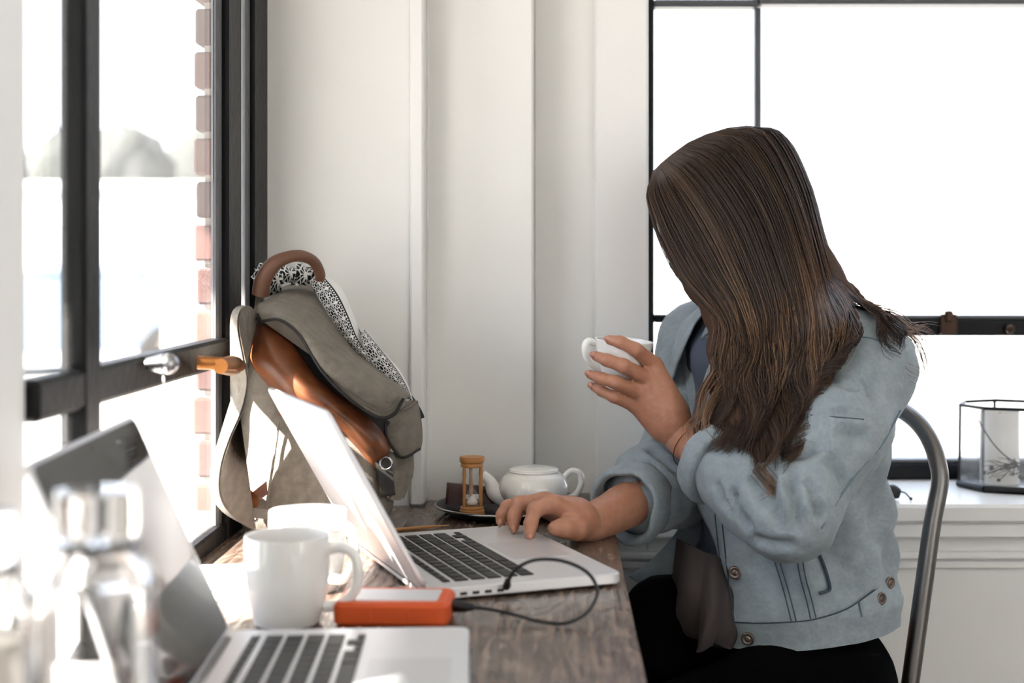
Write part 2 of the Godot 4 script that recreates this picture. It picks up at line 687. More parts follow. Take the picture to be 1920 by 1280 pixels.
# ---------------------------------------------------------------- the scene
func _ready() -> void:
	rng.seed = 7
	# camera: level, with the lens shifted so that uprights stay upright
	var cam := Camera3D.new()
	cam.name = "camera"
	add_child(cam)
	var att := CameraAttributesPhysical.new()
	att.frustum_near = 0.05
	att.frustum_far = 600.0
	att.frustum_focal_length = 50.0
	att.frustum_focus_distance = 1.93
	att.exposure_aperture = 3.4
	cam.attributes = att
	cam.projection = Camera3D.PROJECTION_FRUSTUM
	cam.size = 1280.0 / FOC * cam.near
	cam.frustum_offset = Vector2((960.0 - CX) / FOC, -(640.0 - CY) / FOC) * cam.near
	cam.position = Vector3(0, EYE, 0)
	cam.current = true
	# sky, sun, exposure
	var env := Environment.new()
	var sky := Sky.new()
	var sm := ProceduralSkyMaterial.new()
	sm.sky_top_color = Color(0.78, 0.85, 0.95)
	sm.sky_horizon_color = Color(0.97, 0.98, 1.0)
	sm.ground_bottom_color = Color(0.6, 0.6, 0.6)
	sm.ground_horizon_color = Color(0.95, 0.95, 0.95)
	sm.sun_angle_max = 8.0
	sky.sky_material = sm
	env.background_mode = Environment.BG_SKY
	env.sky = sky
	env.background_energy_multiplier = 2.2
	env.tonemap_mode = Environment.TONE_MAPPER_LINEAR
	env.tonemap_exposure = 2.2
	env.sdfgi_enabled = true
	env.ssao_enabled = true
	env.ssil_enabled = true
	var we := WorldEnvironment.new()
	we.name = "world"
	we.environment = env
	add_child(we)
	var sun := DirectionalLight3D.new()
	sun.name = "sun"
	add_child(sun)
	sun.light_color = Color(1.0, 0.975, 0.94)
	sun.light_energy = 10.0
	sun.light_angular_distance = 0.8
	sun.shadow_enabled = true
	sun.look_at_from_position(Vector3.ZERO, Vector3(0.55, -0.55, -0.45), Vector3.UP)
	make_materials()
	build_room()
	build_window_left()
	build_window_back()
	build_outside()
	build_table()
	build_chair()
	build_person()
	build_bag()
	build_laptops()
	build_tableware()
	build_sill_things()

# ---------------------------------------------------------------- room
const WL := -0.44            # inner face of the left wall
func build_room() -> void:
	var p: Material = M.paint
	struct("floor", bx(-0.6, 3.2, -0.2, 0.0, 2.7, -2.7, 0.002), M.floor)
	struct("ceiling", bx(-0.7, 3.2, 2.9, 3.05, 2.7, -2.7), p)
	# left wall: low wall, pier between two windows, head
	struct("wall_left", join([bx(-0.60, WL, 0.0, 0.752, 2.5, -2.15), bx(-0.60, WL, 1.70, 2.9, 0.35, -2.7), bx(-0.60, WL, 0.752, 1.70, -0.985, -1.18, 0.004), bx(-0.60, WL, 0.752, 1.70, 0.35, 0.2), bx(-0.60, WL, 0.752, 2.9, 2.5, 2.3), bx(-0.60, WL, 2.6, 2.9, 2.3, 0.35), bx(-0.60, WL, 0.752, 1.15, 2.3, 0.35)]), p)
	# back wall: stepped panels beside the counter, wall under and above the window
	struct("wall_back", join([
		bx(WL - 0.001, -0.2229, 0.0, 2.9, -2.15, -2.65), bx(-0.2229, -0.0407, 0.0, 2.9, -2.20, -2.65, 0.003),
		bx(-0.0407, 0.1385, 0.0, 2.9, -2.27, -2.65), bx(0.1385, 1.9, 0.0, 0.715, -2.27, -2.65), bx(0.1385, 1.9, 2.45, 2.9, -2.25, -2.65), bx(1.9, 3.0, 0.0, 2.9, -2.27, -2.65)]), p)
	struct("trim_1", bx(-0.2235, -0.2030, 0.761, 2.9, -2.140, -2.21, 0.003), M.paint_trim)
	struct("trim_2", bx(0.0546, 0.1385, 0.761, 2.9, -2.250, -2.30, 0.004), M.paint_trim)
	struct("trim_3", bx(-0.2030, -0.1995, 0.761, 2.9, -2.190, -2.21, 0.001), M.paint_trim)
	struct("wall_right", bx(3.0, 3.15, 0.0, 2.9, 2.5, -2.65), p)
	struct("wall_rear", join([bx(-0.6, 3.0, 0.0, 1.2, 2.5, 2.65), bx(-0.6, 3.0, 2.6, 2.9, 2.5, 2.65), bx(-0.6, 1.2, 1.2, 2.6, 2.5, 2.65), bx(2.8, 3.0, 1.2, 2.6, 2.5, 2.65)]), p)
	# wainscot under the back window: nosing, bed mould, panel mould, base
	struct("trim_4", join([bx(0.075, 2.95, 0.690, 0.715, -2.252, -2.272, 0.004), bx(0.075, 2.95, 0.655, 0.668, -2.258, -2.272, 0.004), bx(0.075, 2.95, 0.640, 0.655, -2.264, -2.272, 0.003)]), M.paint_trim)
	struct("baseboard_back", bx(0.075, 2.95, 0.0, 0.13, -2.255, -2.272, 0.004), M.paint_trim)
	struct("baseboard_right", bx(2.985, 3.0, 0.0, 0.13, 2.45, -2.25, 0.004), M.paint_trim)

func build_window_left() -> void:
	var w := struct_root("window_1")
	var x0 := WL - 0.014
	var x1 := WL + 0.004
	var y0 := 0.752
	var y1 := 1.70
	var ry := 1.005          # the rail's middle
	obj("jamb", bx(x0, x1, y0, y1, -2.055, -2.149, 0.003), M.black, w)
	obj("jamb", bx(x0, x1 - 0.006, y0, y1, -1.18, -1.192, 0.003), M.paint_trim, w)
	obj("sash_post", bx(x0, x1 + 0.002, y0, y1, -1.885, -1.965, 0.004), M.black, w)
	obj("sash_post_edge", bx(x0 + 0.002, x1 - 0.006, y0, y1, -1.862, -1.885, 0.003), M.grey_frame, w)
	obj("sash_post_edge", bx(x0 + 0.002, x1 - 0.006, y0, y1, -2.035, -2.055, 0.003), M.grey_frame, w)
	obj("mullion", bx(x0, x1 + 0.006, y0, y1, -1.305, -1.352, 0.004), M.black, w)
	obj("head", bx(x0, x1, y1 - 0.04, y1, -1.192, -2.055, 0.003), M.black, w)
	obj("bottom_rail", bx(x0, x1, y0, y0 + 0.03, -1.192, -2.055, 0.003), M.black, w)
	obj("transom", bx(x0 - 0.002, x1 + 0.005, ry - 0.017, ry + 0.019, -1.192, -2.055, 0.004), M.black, w)
	for k in [[-1.192, -1.305], [-1.352, -1.862], [-1.965, -2.035]]:
		obj("pane", bx(WL - 0.010, WL - 0.007, y0 + 0.03, ry - 0.018, k[0], k[1], 0.0005), M.glass, w)
		obj("pane", bx(WL - 0.010, WL - 0.007, ry + 0.018, y1 - 0.04, k[0], k[1], 0.0005), M.glass, w)
	# brass fastener and a small glass pull on the transom
	var f := obj("fastener", join([bx(WL + 0.008, WL + 0.018, ry - 0.02, ry + 0.022, -1.66, -1.71, 0.003), tube([Vector3(WL + 0.016, ry, -1.685), Vector3(WL + 0.045, ry - 0.002, -1.69)], 0.008, 12)]), M.brass, w)
	obj("lever", tube(resample([Vector3(WL + 0.044, ry - 0.004, -1.68), Vector3(WL + 0.048, ry - 0.006, -1.72), Vector3(WL + 0.044, ry - 0.010, -1.78), Vector3(WL + 0.036, ry - 0.016, -1.82)], 16), [0.009, 0.012, 0.007, 0.008], 12), M.brass, f)
	obj("pull", join([tube([Vector3(WL + 0.012, ry + 0.012, -1.49), Vector3(WL + 0.03, ry + 0.012, -1.49)], [0.006, 0.011], 12), [ball_mesh(0.011), Vector3(WL + 0.035, ry + 0.012, -1.49)]]), M.silver, w)
	obj("pull_cord", tube([Vector3(WL + 0.03, ry, -1.49), Vector3(WL + 0.031, 0.93, -1.49), Vector3(WL + 0.03, 0.86, -1.492)], 0.0012, 6, 12), M.paper, w)
	# the other window of this wall, along the same counter
	var v := struct_root("window_3")
	for z in [-0.975, -0.39, 0.19]:
		obj("post", bx(x0, x1, y0, y1, z - 0.012, z + 0.012, 0.003), M.black, v)
	obj("head", bx(x0, x1, y1 - 0.04, y1, 0.2, -0.985), M.black, v)
	obj("bottom_rail", bx(x0, x1, y0, y0 + 0.03, 0.2, -0.985), M.black, v)
	obj("transom", bx(x0, x1 + 0.004, ry - 0.018, ry + 0.018, 0.2, -0.985), M.black, v)
	obj("pane", bx(WL - 0.010, WL - 0.007, y0 + 0.03, y1 - 0.04, 0.2, -0.98, 0.0005), M.glass, v)
	var t := struct_root("added_window_5")  # unseen window, added to bring light from the left behind the camera
	for z in [0.362, 1.0, 1.65, 2.288]:
		obj("post", bx(x0, x1, 1.15, 2.6, z - 0.012, z + 0.012, 0.003), M.black, t)
	for y in [1.15, 1.8, 2.57]:
		obj("rail", bx(x0, x1, y, y + 0.03, 0.35, 2.3, 0.003), M.black, t)
	obj("pane", bx(WL - 0.010, WL - 0.007, 1.18, 2.57, 0.37, 2.28, 0.0005), M.glass, t)

func ball_mesh(r: float) -> ArrayMesh:
	var prof := []
	for k in 13: prof.append([r * sin(PI * k / 12.0), -r * cos(PI * k / 12.0)])
	return lathe(prof, 18)

func build_window_back() -> void:
	var w := struct_root("window_2")
	var z := -2.5
	obj("jamb", bx(0.139, 0.1635, 0.745, 2.45, z, z - 0.05, 0.003), M.black, w)
	obj("jamb", bx(1.86, 1.9, 0.745, 2.45, z, z - 0.05, 0.003), M.black, w)
	obj("head", bx(0.139, 1.9, 2.41, 2.45, z, z - 0.05, 0.003), M.black, w)
	obj("bottom_rail", bx(0.163, 1.86, 0.746, 0.772, z, z - 0.05, 0.003), M.black, w)
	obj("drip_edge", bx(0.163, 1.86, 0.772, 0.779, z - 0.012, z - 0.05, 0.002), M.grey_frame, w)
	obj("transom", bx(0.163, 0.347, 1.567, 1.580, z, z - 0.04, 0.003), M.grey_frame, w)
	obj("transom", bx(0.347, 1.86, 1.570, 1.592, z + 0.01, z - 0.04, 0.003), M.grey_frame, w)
	obj("meeting_rail", bx(0.163, 0.347, 1.018, 1.032, z, z - 0.04, 0.003), M.black, w)
	obj("meeting_rail", bx(0.347, 1.86, 0.996, 1.024, z + 0.012, z - 0.04, 0.003), M.black, w)
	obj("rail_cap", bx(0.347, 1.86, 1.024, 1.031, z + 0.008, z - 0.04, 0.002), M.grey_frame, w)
	obj("muntin", bx(0.340, 0.351, 1.032, 1.567, z - 0.01, z - 0.04, 0.002), M.grey_frame, w)  # grey holds the sky light falling on the bar
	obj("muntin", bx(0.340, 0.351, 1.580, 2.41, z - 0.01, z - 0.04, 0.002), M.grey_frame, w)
	obj("muntin", bx(1.10, 1.12, 0.772, 2.41, z - 0.01, z - 0.04, 0.002), M.black, w)
	for x in [[0.1635, 0.340], [0.351, 1.10], [1.12, 1.86]]:
		for y in [[0.779, 0.996], [1.032, 1.567], [1.592, 2.41]]:
			obj("pane", bx(x[0], x[1], y[0], y[1], z - 0.024, z - 0.028, 0.0005), M.glass, w)
	var f := obj("fastener", join([bx(0.655, 0.685, 0.998, 1.034, z + 0.011, z + 0.022, 0.003), bx(0.662, 0.676, 1.02, 1.04, z + 0.015, z + 0.028, 0.003)]), M.bronze, w)
	obj("lever", join([bx(0.68, 0.775, 1.000, 1.016, z + 0.014, z + 0.024, 0.004), [ball_mesh(0.008), Vector3(0.775, 1.008, z + 0.02)]]), M.bronze, f)
	struct("trim_5", bx(0.1385, 1.9, 0.715, 0.745, -2.245, -2.52, 0.005), M.paint_trim)      # the deep sill
	# windows of the street front behind the camera
	var r := struct_root("window_4")
	for x in [1.22, 2.0, 2.78]:
		obj("post", bx(x - 0.02, x + 0.02, 1.2, 2.6, 2.52, 2.56), M.black, r)
	obj("rail", bx(1.2, 2.8, 1.2, 1.24, 2.52, 2.56), M.black, r)
	obj("rail", bx(1.2, 2.8, 2.56, 2.6, 2.52, 2.56), M.black, r)
	obj("pane", bx(1.24, 2.76, 1.24, 2.56, 2.538, 2.542, 0.0005), M.glass, r)

# ---------------------------------------------------------------- what stands outside
func build_outside() -> void:
	var ground_m := mat(Color(0.62, 0.61, 0.59), 0.95)
	struct("ground", bx(-150.0, 150.0, -0.6, -0.35, 60.0, -190.0), ground_m)
	# brick reveal of the left window, seen through its panes: courses with recessed joints
	var wall := struct("wall_brick", bx(-0.545, -0.46, 0.3, 2.6, -2.205, -2.64, 0.002), mat(Color(0.66, 0.62, 0.58), 0.95))
	var tones := [Color(0.33, 0.21, 0.19), Color(0.27, 0.17, 0.16), Color(0.37, 0.26, 0.23), Color(0.30, 0.21, 0.20)]
	var mats := []
	for t in tones:
		var bm := mat(t, 0.95)
		bump(bm, M.canvas.albedo_texture, 0.2)
		tri(bm, 3.0)
		mats.append(bm)
	var half := rbox(Vector3(0.052, 0.055, 0.2), 0.004)
	var whole := rbox(Vector3(0.112, 0.055, 0.1), 0.004)
	for k in 32:
		var y := 0.36 + k * 0.066
		if k % 2 == 0:
			obj("brick", whole, mats[(k * 7) % 4], wall, Vector3(-0.500 - rng.randf() * 0.004, y, -2.243))
		else:
			obj("brick", half, mats[(k * 5 + 1) % 4], wall, Vector3(-0.469, y, -2.293))
			obj("brick", half, mats[(k * 3 + 2) % 4], wall, Vector3(-0.526 - rng.randf() * 0.005, y, -2.294))
	# unseen awning, added so its edge shades the room's upper part from the sun
	var aw := thing("added_awning", "unseen awning added outside to shade the left windows", "awning", Vector3(-0.6, 2.45, 0.0))
	obj("canvas", sheet([[Vector3(0, 0, 2.6), Vector3(0, 0, -3.3)], [Vector3(-0.38, -0.22, 2.6), Vector3(-0.38, -0.22, -3.3)], [Vector3(-0.75, -0.44, 2.6), Vector3(-0.75, -0.44, -3.3)]], 12, 8, 0.004), mat(Color(0.8, 0.79, 0.76), 0.9), aw)
	obj("front_bar", tube([Vector3(-0.75, -0.45, 2.6), Vector3(-0.75, -0.45, -3.3)], 0.015, 10), M.lead, aw)
	for z in [2.5, -0.4, -3.2]: obj("arm", tube([Vector3(0.0, -0.5, z), Vector3(-0.74, -0.45, z)], 0.012, 8), M.lead, aw)
	# a long white shed across the yard, trees behind it, cars before it
	var shed := thing("warehouse", "long low white warehouse across the yard outside the left window", "building", Vector3(-24, -0.35, -62))
	obj("wall", bx(-16, 14, 0, 4.6, 0, -10, 0.02), mat(Color(0.85, 0.85, 0.84), 0.9), shed)
	obj("roof", bx(-16.4, 14.4, 4.6, 5.0, 0.4, -10.4, 0.05), mat(Color(0.8, 0.8, 0.8), 0.8), shed)
	for k in 4: obj("roller_door", bx(-13 + k * 7, -9 + k * 7, 0, 3.2, 0.05, -0.1, 0.02), mat(Color(0.74, 0.76, 0.78), 0.7), shed)
	var leaf := mat(Color(0.21, 0.22, 0.21), 0.95)
	var bark := mat(Color(0.2, 0.17, 0.15), 0.95)
	var crowns := []
	for s in 3:
		var rows := []
		var nn := noise(0.9, 3, 70 + s)
		for i in 13:
			var a := PI * i / 12.0
			var row := []
			for j in 22:
				var b := TAU * j / 22
				var q := Vector3(sin(a) * cos(b), -cos(a), sin(a) * sin(b))
				row.append(q * (1.0 + 0.35 * nn.get_noise_3dv(q * 2.0)) * Vector3(3.2, 3.6, 3.2))
			rows.append(row)
		crowns.append(grid_mesh(rows))
	for k in 12:
		var t := thing("tree", "dark bushy tree in the row behind the white warehouse", "tree", Vector3(-46 + k * 3.1, -0.35, -90 - (k % 3) * 9.0), k * 1.3, "trees behind the warehouse")
		obj("crown", crowns[k % 3], leaf, t, Vector3(0, 6.6 + 0.5 * sin(k * 2.1), 0))
		obj("trunk", tube([Vector3.ZERO, Vector3(0.1, 3.0, 0), Vector3(0, 5.5, 0.1)], [0.3, 0.24, 0.15], 8, 8), bark, t)
	for c in [[-6.7, -19.5, Color(0.36, 0.42, 0.5), "blue-grey car parked before the white warehouse", 0.2], [-9.9, -27.0, Color(0.6, 0.6, 0.6), "silver car parked before the white warehouse", -0.1]]:
		var car := thing("parked_car", c[3], "car", Vector3(c[0], -0.35, c[1]), c[4])
		var prof := [Vector2(-2.1, 0.35), Vector2(-2.1, 0.75), Vector2(-1.5, 0.9), Vector2(-1.0, 0.95), Vector2(-0.4, 1.42), Vector2(0.9, 1.45), Vector2(1.6, 1.0), Vector2(2.1, 0.9), Vector2(2.15, 0.4)]
		var rows := []
		for z in [-0.85, -0.7, 0.7, 0.85]:
			var row := []
			for q in prof: row.append(Vector3(q.x * (1.0 if absf(z) < 0.8 else 0.97), q.y - (0.04 if absf(z) > 0.8 else 0.0), z * (0.82 if q.y > 1.2 else 1.0)))
			rows.append(row)
		obj("body", grid_mesh(rows, true, true, 1, 1, true), mat(c[2], 0.3), car)
		for sx in [-1.3, 1.35]:
			for sz in [-0.78, 0.78]: obj("wheel", join([[lathe([[0.0, -0.1], [0.3, -0.1], [0.33, -0.06], [0.33, 0.06], [0.3, 0.1], [0.0, 0.1]], 18), Transform3D(Basis(Vector3.RIGHT, PI / 2), Vector3(sx, 0.33, sz))]]), M.rubber, car)
		obj("side_glass", bx(-0.5, 1.1, 1.0, 1.34, -0.72, 0.72, 0.02), mat(Color(0.1, 0.11, 0.12), 0.1), car)
	var post := thing("canopy_post", "white square post standing in the yard outside the window", "post", Vector3(-2.62, -0.35, -9.9))
	obj("shaft", bx(-0.09, 0.09, 0.0, 1.75, -0.09, 0.09, 0.01), mat(Color(0.85, 0.85, 0.85), 0.8), post)
	obj("cap", bx(-0.12, 0.12, 1.75, 1.8, -0.12, 0.12, 0.01), mat(Color(0.85, 0.85, 0.85), 0.8), post)

# ---------------------------------------------------------------- furniture
func build_table() -> void:
	var t := thing("counter_table", "dark weathered oak counter running along the window wall", "table", Vector3.ZERO)
	# one long slab, notched round the stepped wall at the far end
	var poly := [[-0.438, -0.35], [0.074, -0.35], [0.074, -2.247], [0.0535, -2.247], [0.0535, -2.267], [-0.0404, -2.267], [-0.0404, -2.197], [-0.1990, -2.197], [-0.1990, -2.188], [-0.2025, -2.188], [-0.2025, -2.138], [-0.2238, -2.138], [-0.2238, -2.148], [-0.438, -2.148]]
	var flat := PackedVector2Array()
	for p in poly: flat.append(Vector2(p[0], p[1]))
	var tris := Geometry2D.triangulate_polygon(flat)
	var st := SurfaceTool.new()
	st.begin(Mesh.PRIMITIVE_TRIANGLES)
	for k in range(0, tris.size(), 3):
		for e in 2:
			var ps := [flat[tris[k]], flat[tris[k + 1]], flat[tris[k + 2]]]
			var y := TAB if e == 0 else 0.72
			var cw: bool = (ps[1] - ps[0]).cross(ps[2] - ps[0]) > 0.0
			if cw != (e == 0): ps.reverse()
			for q in ps:
				st.set_normal(Vector3.UP if e == 0 else Vector3.DOWN)
				st.set_uv(q)
				st.add_vertex(Vector3(q.x, y, q.y))
	for k in flat.size():
		var p := flat[k]
		var q := flat[(k + 1) % flat.size()]
		var nn := Vector3(q.y - p.y, 0, p.x - q.x).normalized()
		var four := [Vector3(p.x, TAB, p.y), Vector3(q.x, TAB, q.y), Vector3(q.x, 0.72, q.y), Vector3(p.x, 0.72, p.y)]
		if (four[2] - four[0]).cross(four[1] - four[0]).dot(nn) < 0.0: nn = -nn
		for w in [0, 1, 2, 0, 2, 3]:
			st.set_normal(nn)
			st.set_uv(Vector2(four[w].x + four[w].y, four[w].z))
			st.add_vertex(four[w])
	obj("top", st.commit(), M.oak, t)
	for z in [-0.5, -1.3, -2.05]:
		obj("leg", bx(-0.02, 0.03, 0.0, 0.72, z, z - 0.05, 0.004), M.lead, t)
		obj("bracket", bx(-0.43, 0.03, 0.69, 0.72, z, z - 0.05, 0.004), M.lead, t)

const FACE := Vector3(-0.84, 0, 0.5426)      # where the sitter's chest points
const LEFT := Vector3(0.5426, 0, 0.84)       # her left
func build_chair() -> void:
	var c := thing("metal_chair", "bare steel chair with curved tube back behind the woman", "chair", Vector3(0.262, 0, -2.03))
	c.rotation.y = atan2(FACE.x, FACE.z)     # local +z is forwards, +x is the sitter's left
	obj("seat", slab(0.36, 0.36, 0.425, 0.44, 0.08, 0.004), M.steel, c)
	for s in [-1.0, 1.0]:
		obj("leg", tube([Vector3(s * 0.13, 0.43, 0.12), Vector3(s * 0.15, 0.0, 0.14)], 0.0125, 12), M.steel, c)
		obj("leg", tube([Vector3(s * 0.13, 0.43, -0.13), Vector3(s * 0.15, 0.0, -0.17)], 0.0125, 12), M.steel, c)
		obj("stretcher", tube([Vector3(s * 0.14, 0.22, 0.13), Vector3(s * 0.14, 0.22, -0.15)], 0.008, 8), M.steel, c)
	var path := []
	for k in 5: path.append(Vector3(0.15 + k * 0.001, 0.42 + k * 0.085, -0.145 - k * 0.016))
	for k in 13:
		var a := PI * (k + 0.5) / 13.0
		path.append(Vector3(0.155 * signf(cos(a)) * absf(cos(a)) ** 0.75, 0.80 + 0.115 * sin(a), -0.222 - 0.012 * sin(a)))
	for k in 5:
		var q := 4 - k
		path.append(Vector3(-0.15 - q * 0.001, 0.42 + q * 0.085, -0.145 - q * 0.016))
	obj("back_hoop", tube(path, 0.0125, 16, 90), M.steel, c)
	obj("back_rail", tube([Vector3(-0.15, 0.47, -0.156), Vector3(0, 0.47, -0.175), Vector3(0.15, 0.47, -0.156)], 0.009, 10, 16), M.steel, c)

# ---------------------------------------------------------------- the woman
func ring_at(y: float, th: float, grow := 0.0) -> Vector3:      # the jacket's trunk: a point at height y and angle th from the front to her left
	var ys := [0.55, 0.61, 0.66, 0.72, 0.80, 0.88, 0.95, 1.00, 1.035, 1.06, 1.075]
	var cx := [0.325, 0.323, 0.320, 0.314, 0.312, 0.310, 0.308, 0.306, 0.302, 0.298, 0.294]
	var cz := [2.03, 2.03, 2.03, 2.03, 2.035, 2.04, 2.045, 2.05, 2.055, 2.06, 2.06]
	var a := [0.150, 0.150, 0.148, 0.142, 0.148, 0.158, 0.166, 0.164, 0.145, 0.105, 0.075]
	var b := [0.118, 0.118, 0.116, 0.110, 0.114, 0.120, 0.118, 0.108, 0.092, 0.076, 0.064]
	var k := 0
	while k < ys.size() - 2 and y > ys[k + 1]: k += 1
	var t: float = (y - ys[k]) / (ys[k + 1] - ys[k])
	t = (k + clampf(t, 0.0, 1.0)) / (ys.size() - 1)
	var c := Vector3(cr(cx, t), y, -cr(cz, t))
	var e := 0.86
	var co := cos(th)
	var si := sin(th)
	return c + FACE * (signf(co) * absf(co) ** e) * (cr(b, t) + grow) + LEFT * (signf(si) * absf(si) ** e) * (cr(a, t) + grow)

func build_person() -> void:
	var who := thing("person", "seated woman in light denim jacket holding a white cup, long brown hair", "person", Vector3(0.34, 0.0, -2.03))
	var put := func(o: Node3D): o.position -= who.position
	# ---- joints
	var sl := P(1612, 662, 1.945)            # left shoulder, elbow, wrist
	var el := P(1478, 968, 1.795)
	var wl := P(1276, 818, 1.945)
	var sr := P(1318, 650, 2.19)             # right shoulder, elbow, wrist
	var er := P(1262, 902, 2.07)
	var wr := P(1103, 984, 1.885)
	var neck0 := P(1468, 610, 2.06)
	var neck1 := P(1420, 520, 2.08)
	var head := P(1378, 408, 2.10)
	var look := Vector3(-0.80, -0.30, -0.52).normalized()
	var crown := Vector3(-0.30, 0.94, -0.05)
	crown = (crown - look * look.dot(crown)).normalized()
	var side := look.cross(crown)
	# ---- body under the clothes, arms, neck
	var body := []
	body.append([Vector3(0.337, 0.56, -2.03), Vector3(0.325, 0.86, -2.04), 0.098, 0.10, 0.06])
	body.append([Vector3(0.325, 0.86, -2.04), neck0, 0.10, 0.05, 0.06])
	body.append([neck0, neck1, 0.050, 0.047, 0.03])
	body.append([neck0, sl, 0.05, 0.042, 0.04])
	body.append([neck0, sr, 0.05, 0.042, 0.04])
	body += chain([sl, el], [0.042, 0.036], 0.02)
	body += chain([sr, er], [0.042, 0.036], 0.02)
	body += chain([el, el.lerp(wl, 0.35), wl], [0.034, 0.036, 0.0255], 0.012)
	body += chain([er, er.lerp(wr, 0.35), wr], [0.034, 0.035, 0.0255], 0.012)
	var hip := Vector3(0.315, 0.54, -2.03)
	for s in [-1.0, 1.0]:
		var h0: Vector3 = hip + LEFT * 0.085 * s
		var knee: Vector3 = h0 + FACE * 0.42 + LEFT * 0.03 * s + Vector3(0, -0.03, 0)
		body += chain([h0, knee, Vector3(knee.x + 0.05, 0.09, knee.z)], [0.07, 0.05, 0.033], 0.02)
	var skin := [nets(body, 0.0125)]
	# ---- head with a face
	var hb := []
	hb.append([head - look * 0.025 + crown * 0.02, head + look * 0.02 + crown * 0.025, 0.078, 0.076, 0.02])
	hb.append([head + look * 0.03, head + look * 0.055 - crown * 0.055, 0.062, 0.044, 0.03])
	hb.append([head + look * 0.06 - crown * 0.075, head + look * 0.072 - crown * 0.085, 0.030, 0.022, 0.02])
	hb.append([head + look * 0.088 + crown * 0.012, head + look * 0.108 - crown * 0.022, 0.008, 0.0115, 0.012])
	hb.append([head + look * 0.093 - crown * 0.050 - side * 0.014, head + look * 0.093 - crown * 0.050 + side * 0.014, 0.007, 0.007, 0.006])
	hb.append([head + look * 0.088 - crown * 0.060 - side * 0.012, head + look * 0.088 - crown * 0.060 + side * 0.012, 0.008, 0.008, 0.006])
	for s in [-1.0, 1.0]:
		hb.append([head + look * 0.074 + side * 0.034 * s + crown * 0.028, head + look * 0.062 + side * 0.052 * s + crown * 0.024, 0.012, 0.010, 0.015])
		hb.append([head + side * 0.074 * s + crown * 0.012, head - look * 0.008 + side * 0.080 * s - crown * 0.022, 0.011, 0.007, 0.008])
	hb.append([neck1, head - crown * 0.03, 0.047, 0.05, 0.03])
	skin.append(nets(hb, 0.0055))
	# ---- left hand round the cup: back of the hand to the camera, fingers along the cup's near side
	var hl := []
	var mi := P(1226, 684, 1.947)
	var mm := P(1214, 710, 1.940)
	var mr := P(1200, 736, 1.940)
	var mp := P(1192, 760, 1.948)
	hl.append([wl, P(1252, 776, 1.947), 0.0235, 0.024, 0.012])
	hl.append([P(1262, 770, 1.952), mi, 0.020, 0.0125, 0.014])
	hl.append([P(1254, 780, 1.947), mm, 0.020, 0.0125, 0.014])
	hl.append([P(1246, 792, 1.947), mr, 0.019, 0.0118, 0.014])
	hl.append([P(1240, 800, 1.950), mp, 0.017, 0.011, 0.014])
	hl += chain([mi, P(1192, 655, 1.921), P(1163, 641, 1.919), P(1143, 637, 1.927)], [0.0115, 0.0092, 0.0082, 0.0068], 0.004)
	hl += chain([mm, P(1170, 686, 1.911), P(1138, 675, 1.913), P(1117, 667, 1.924)], [0.0115, 0.0094, 0.0084, 0.0068], 0.004)
	hl += chain([mr, P(1156, 717, 1.913), P(1126, 709, 1.917), P(1107, 702, 1.928)], [0.011, 0.009, 0.008, 0.0065], 0.004)
	hl += chain([mp, P(1152, 744, 1.925), P(1128, 733, 1.930), P(1112, 724, 1.940)], [0.010, 0.008, 0.007, 0.0058], 0.004)
	hl += chain([P(1262, 775, 1.962), P(1248, 728, 1.985), P(1226, 684, 2.005), P(1200, 655, 2.012)], [0.017, 0.0135, 0.0105, 0.0085], 0.008)
	skin.append(nets(hl, 0.003))
	# ---- right hand typing on the trackpad
	var hr := []
	var ni := P(1036, 944, 1.842)
	var nm := P(1022, 940, 1.862)
	var nr := P(1012, 942, 1.880)
	var np := P(1006, 948, 1.896)
	hr.append([wr, P(1078, 968, 1.875), 0.0235, 0.0225, 0.012])
	hr.append([P(1086, 972, 1.862), ni, 0.019, 0.0125, 0.014])
	hr.append([P(1080, 966, 1.872), nm, 0.019, 0.0125, 0.014])
	hr.append([P(1078, 966, 1.884), nr, 0.018, 0.0115, 0.014])
	hr.append([P(1078, 970, 1.894), np, 0.017, 0.0105, 0.014])
	hr += chain([ni, P(1003, 955, 1.832), P(995, 982, 1.822), P(993, 1003, 1.812)], [0.0118, 0.0095, 0.0085, 0.0066], 0.005)
	hr += chain([nm, P(972, 944, 1.862), P(964, 968, 1.852), P(964, 988, 1.846)], [0.0116, 0.0095, 0.0086, 0.0068], 0.005)
	hr += chain([nr, P(952, 950, 1.888), P(942, 966, 1.882), P(939, 977, 1.878)], [0.011, 0.009, 0.0082, 0.0066], 0.005)
	hr += chain([np, P(972, 956, 1.912), P(960, 970, 1.912), P(955, 983, 1.908)], [0.010, 0.008, 0.0072, 0.006], 0.005)
	hr += chain([P(1090, 985, 1.865), P(1080, 990, 1.838), P(1058, 990, 1.822), P(1040, 990, 1.816)], [0.019, 0.014, 0.0112, 0.0092], 0.010)
	skin.append(nets(hr, 0.003))
	put.call(obj("body", net_mesh(skin), M.skin, who))
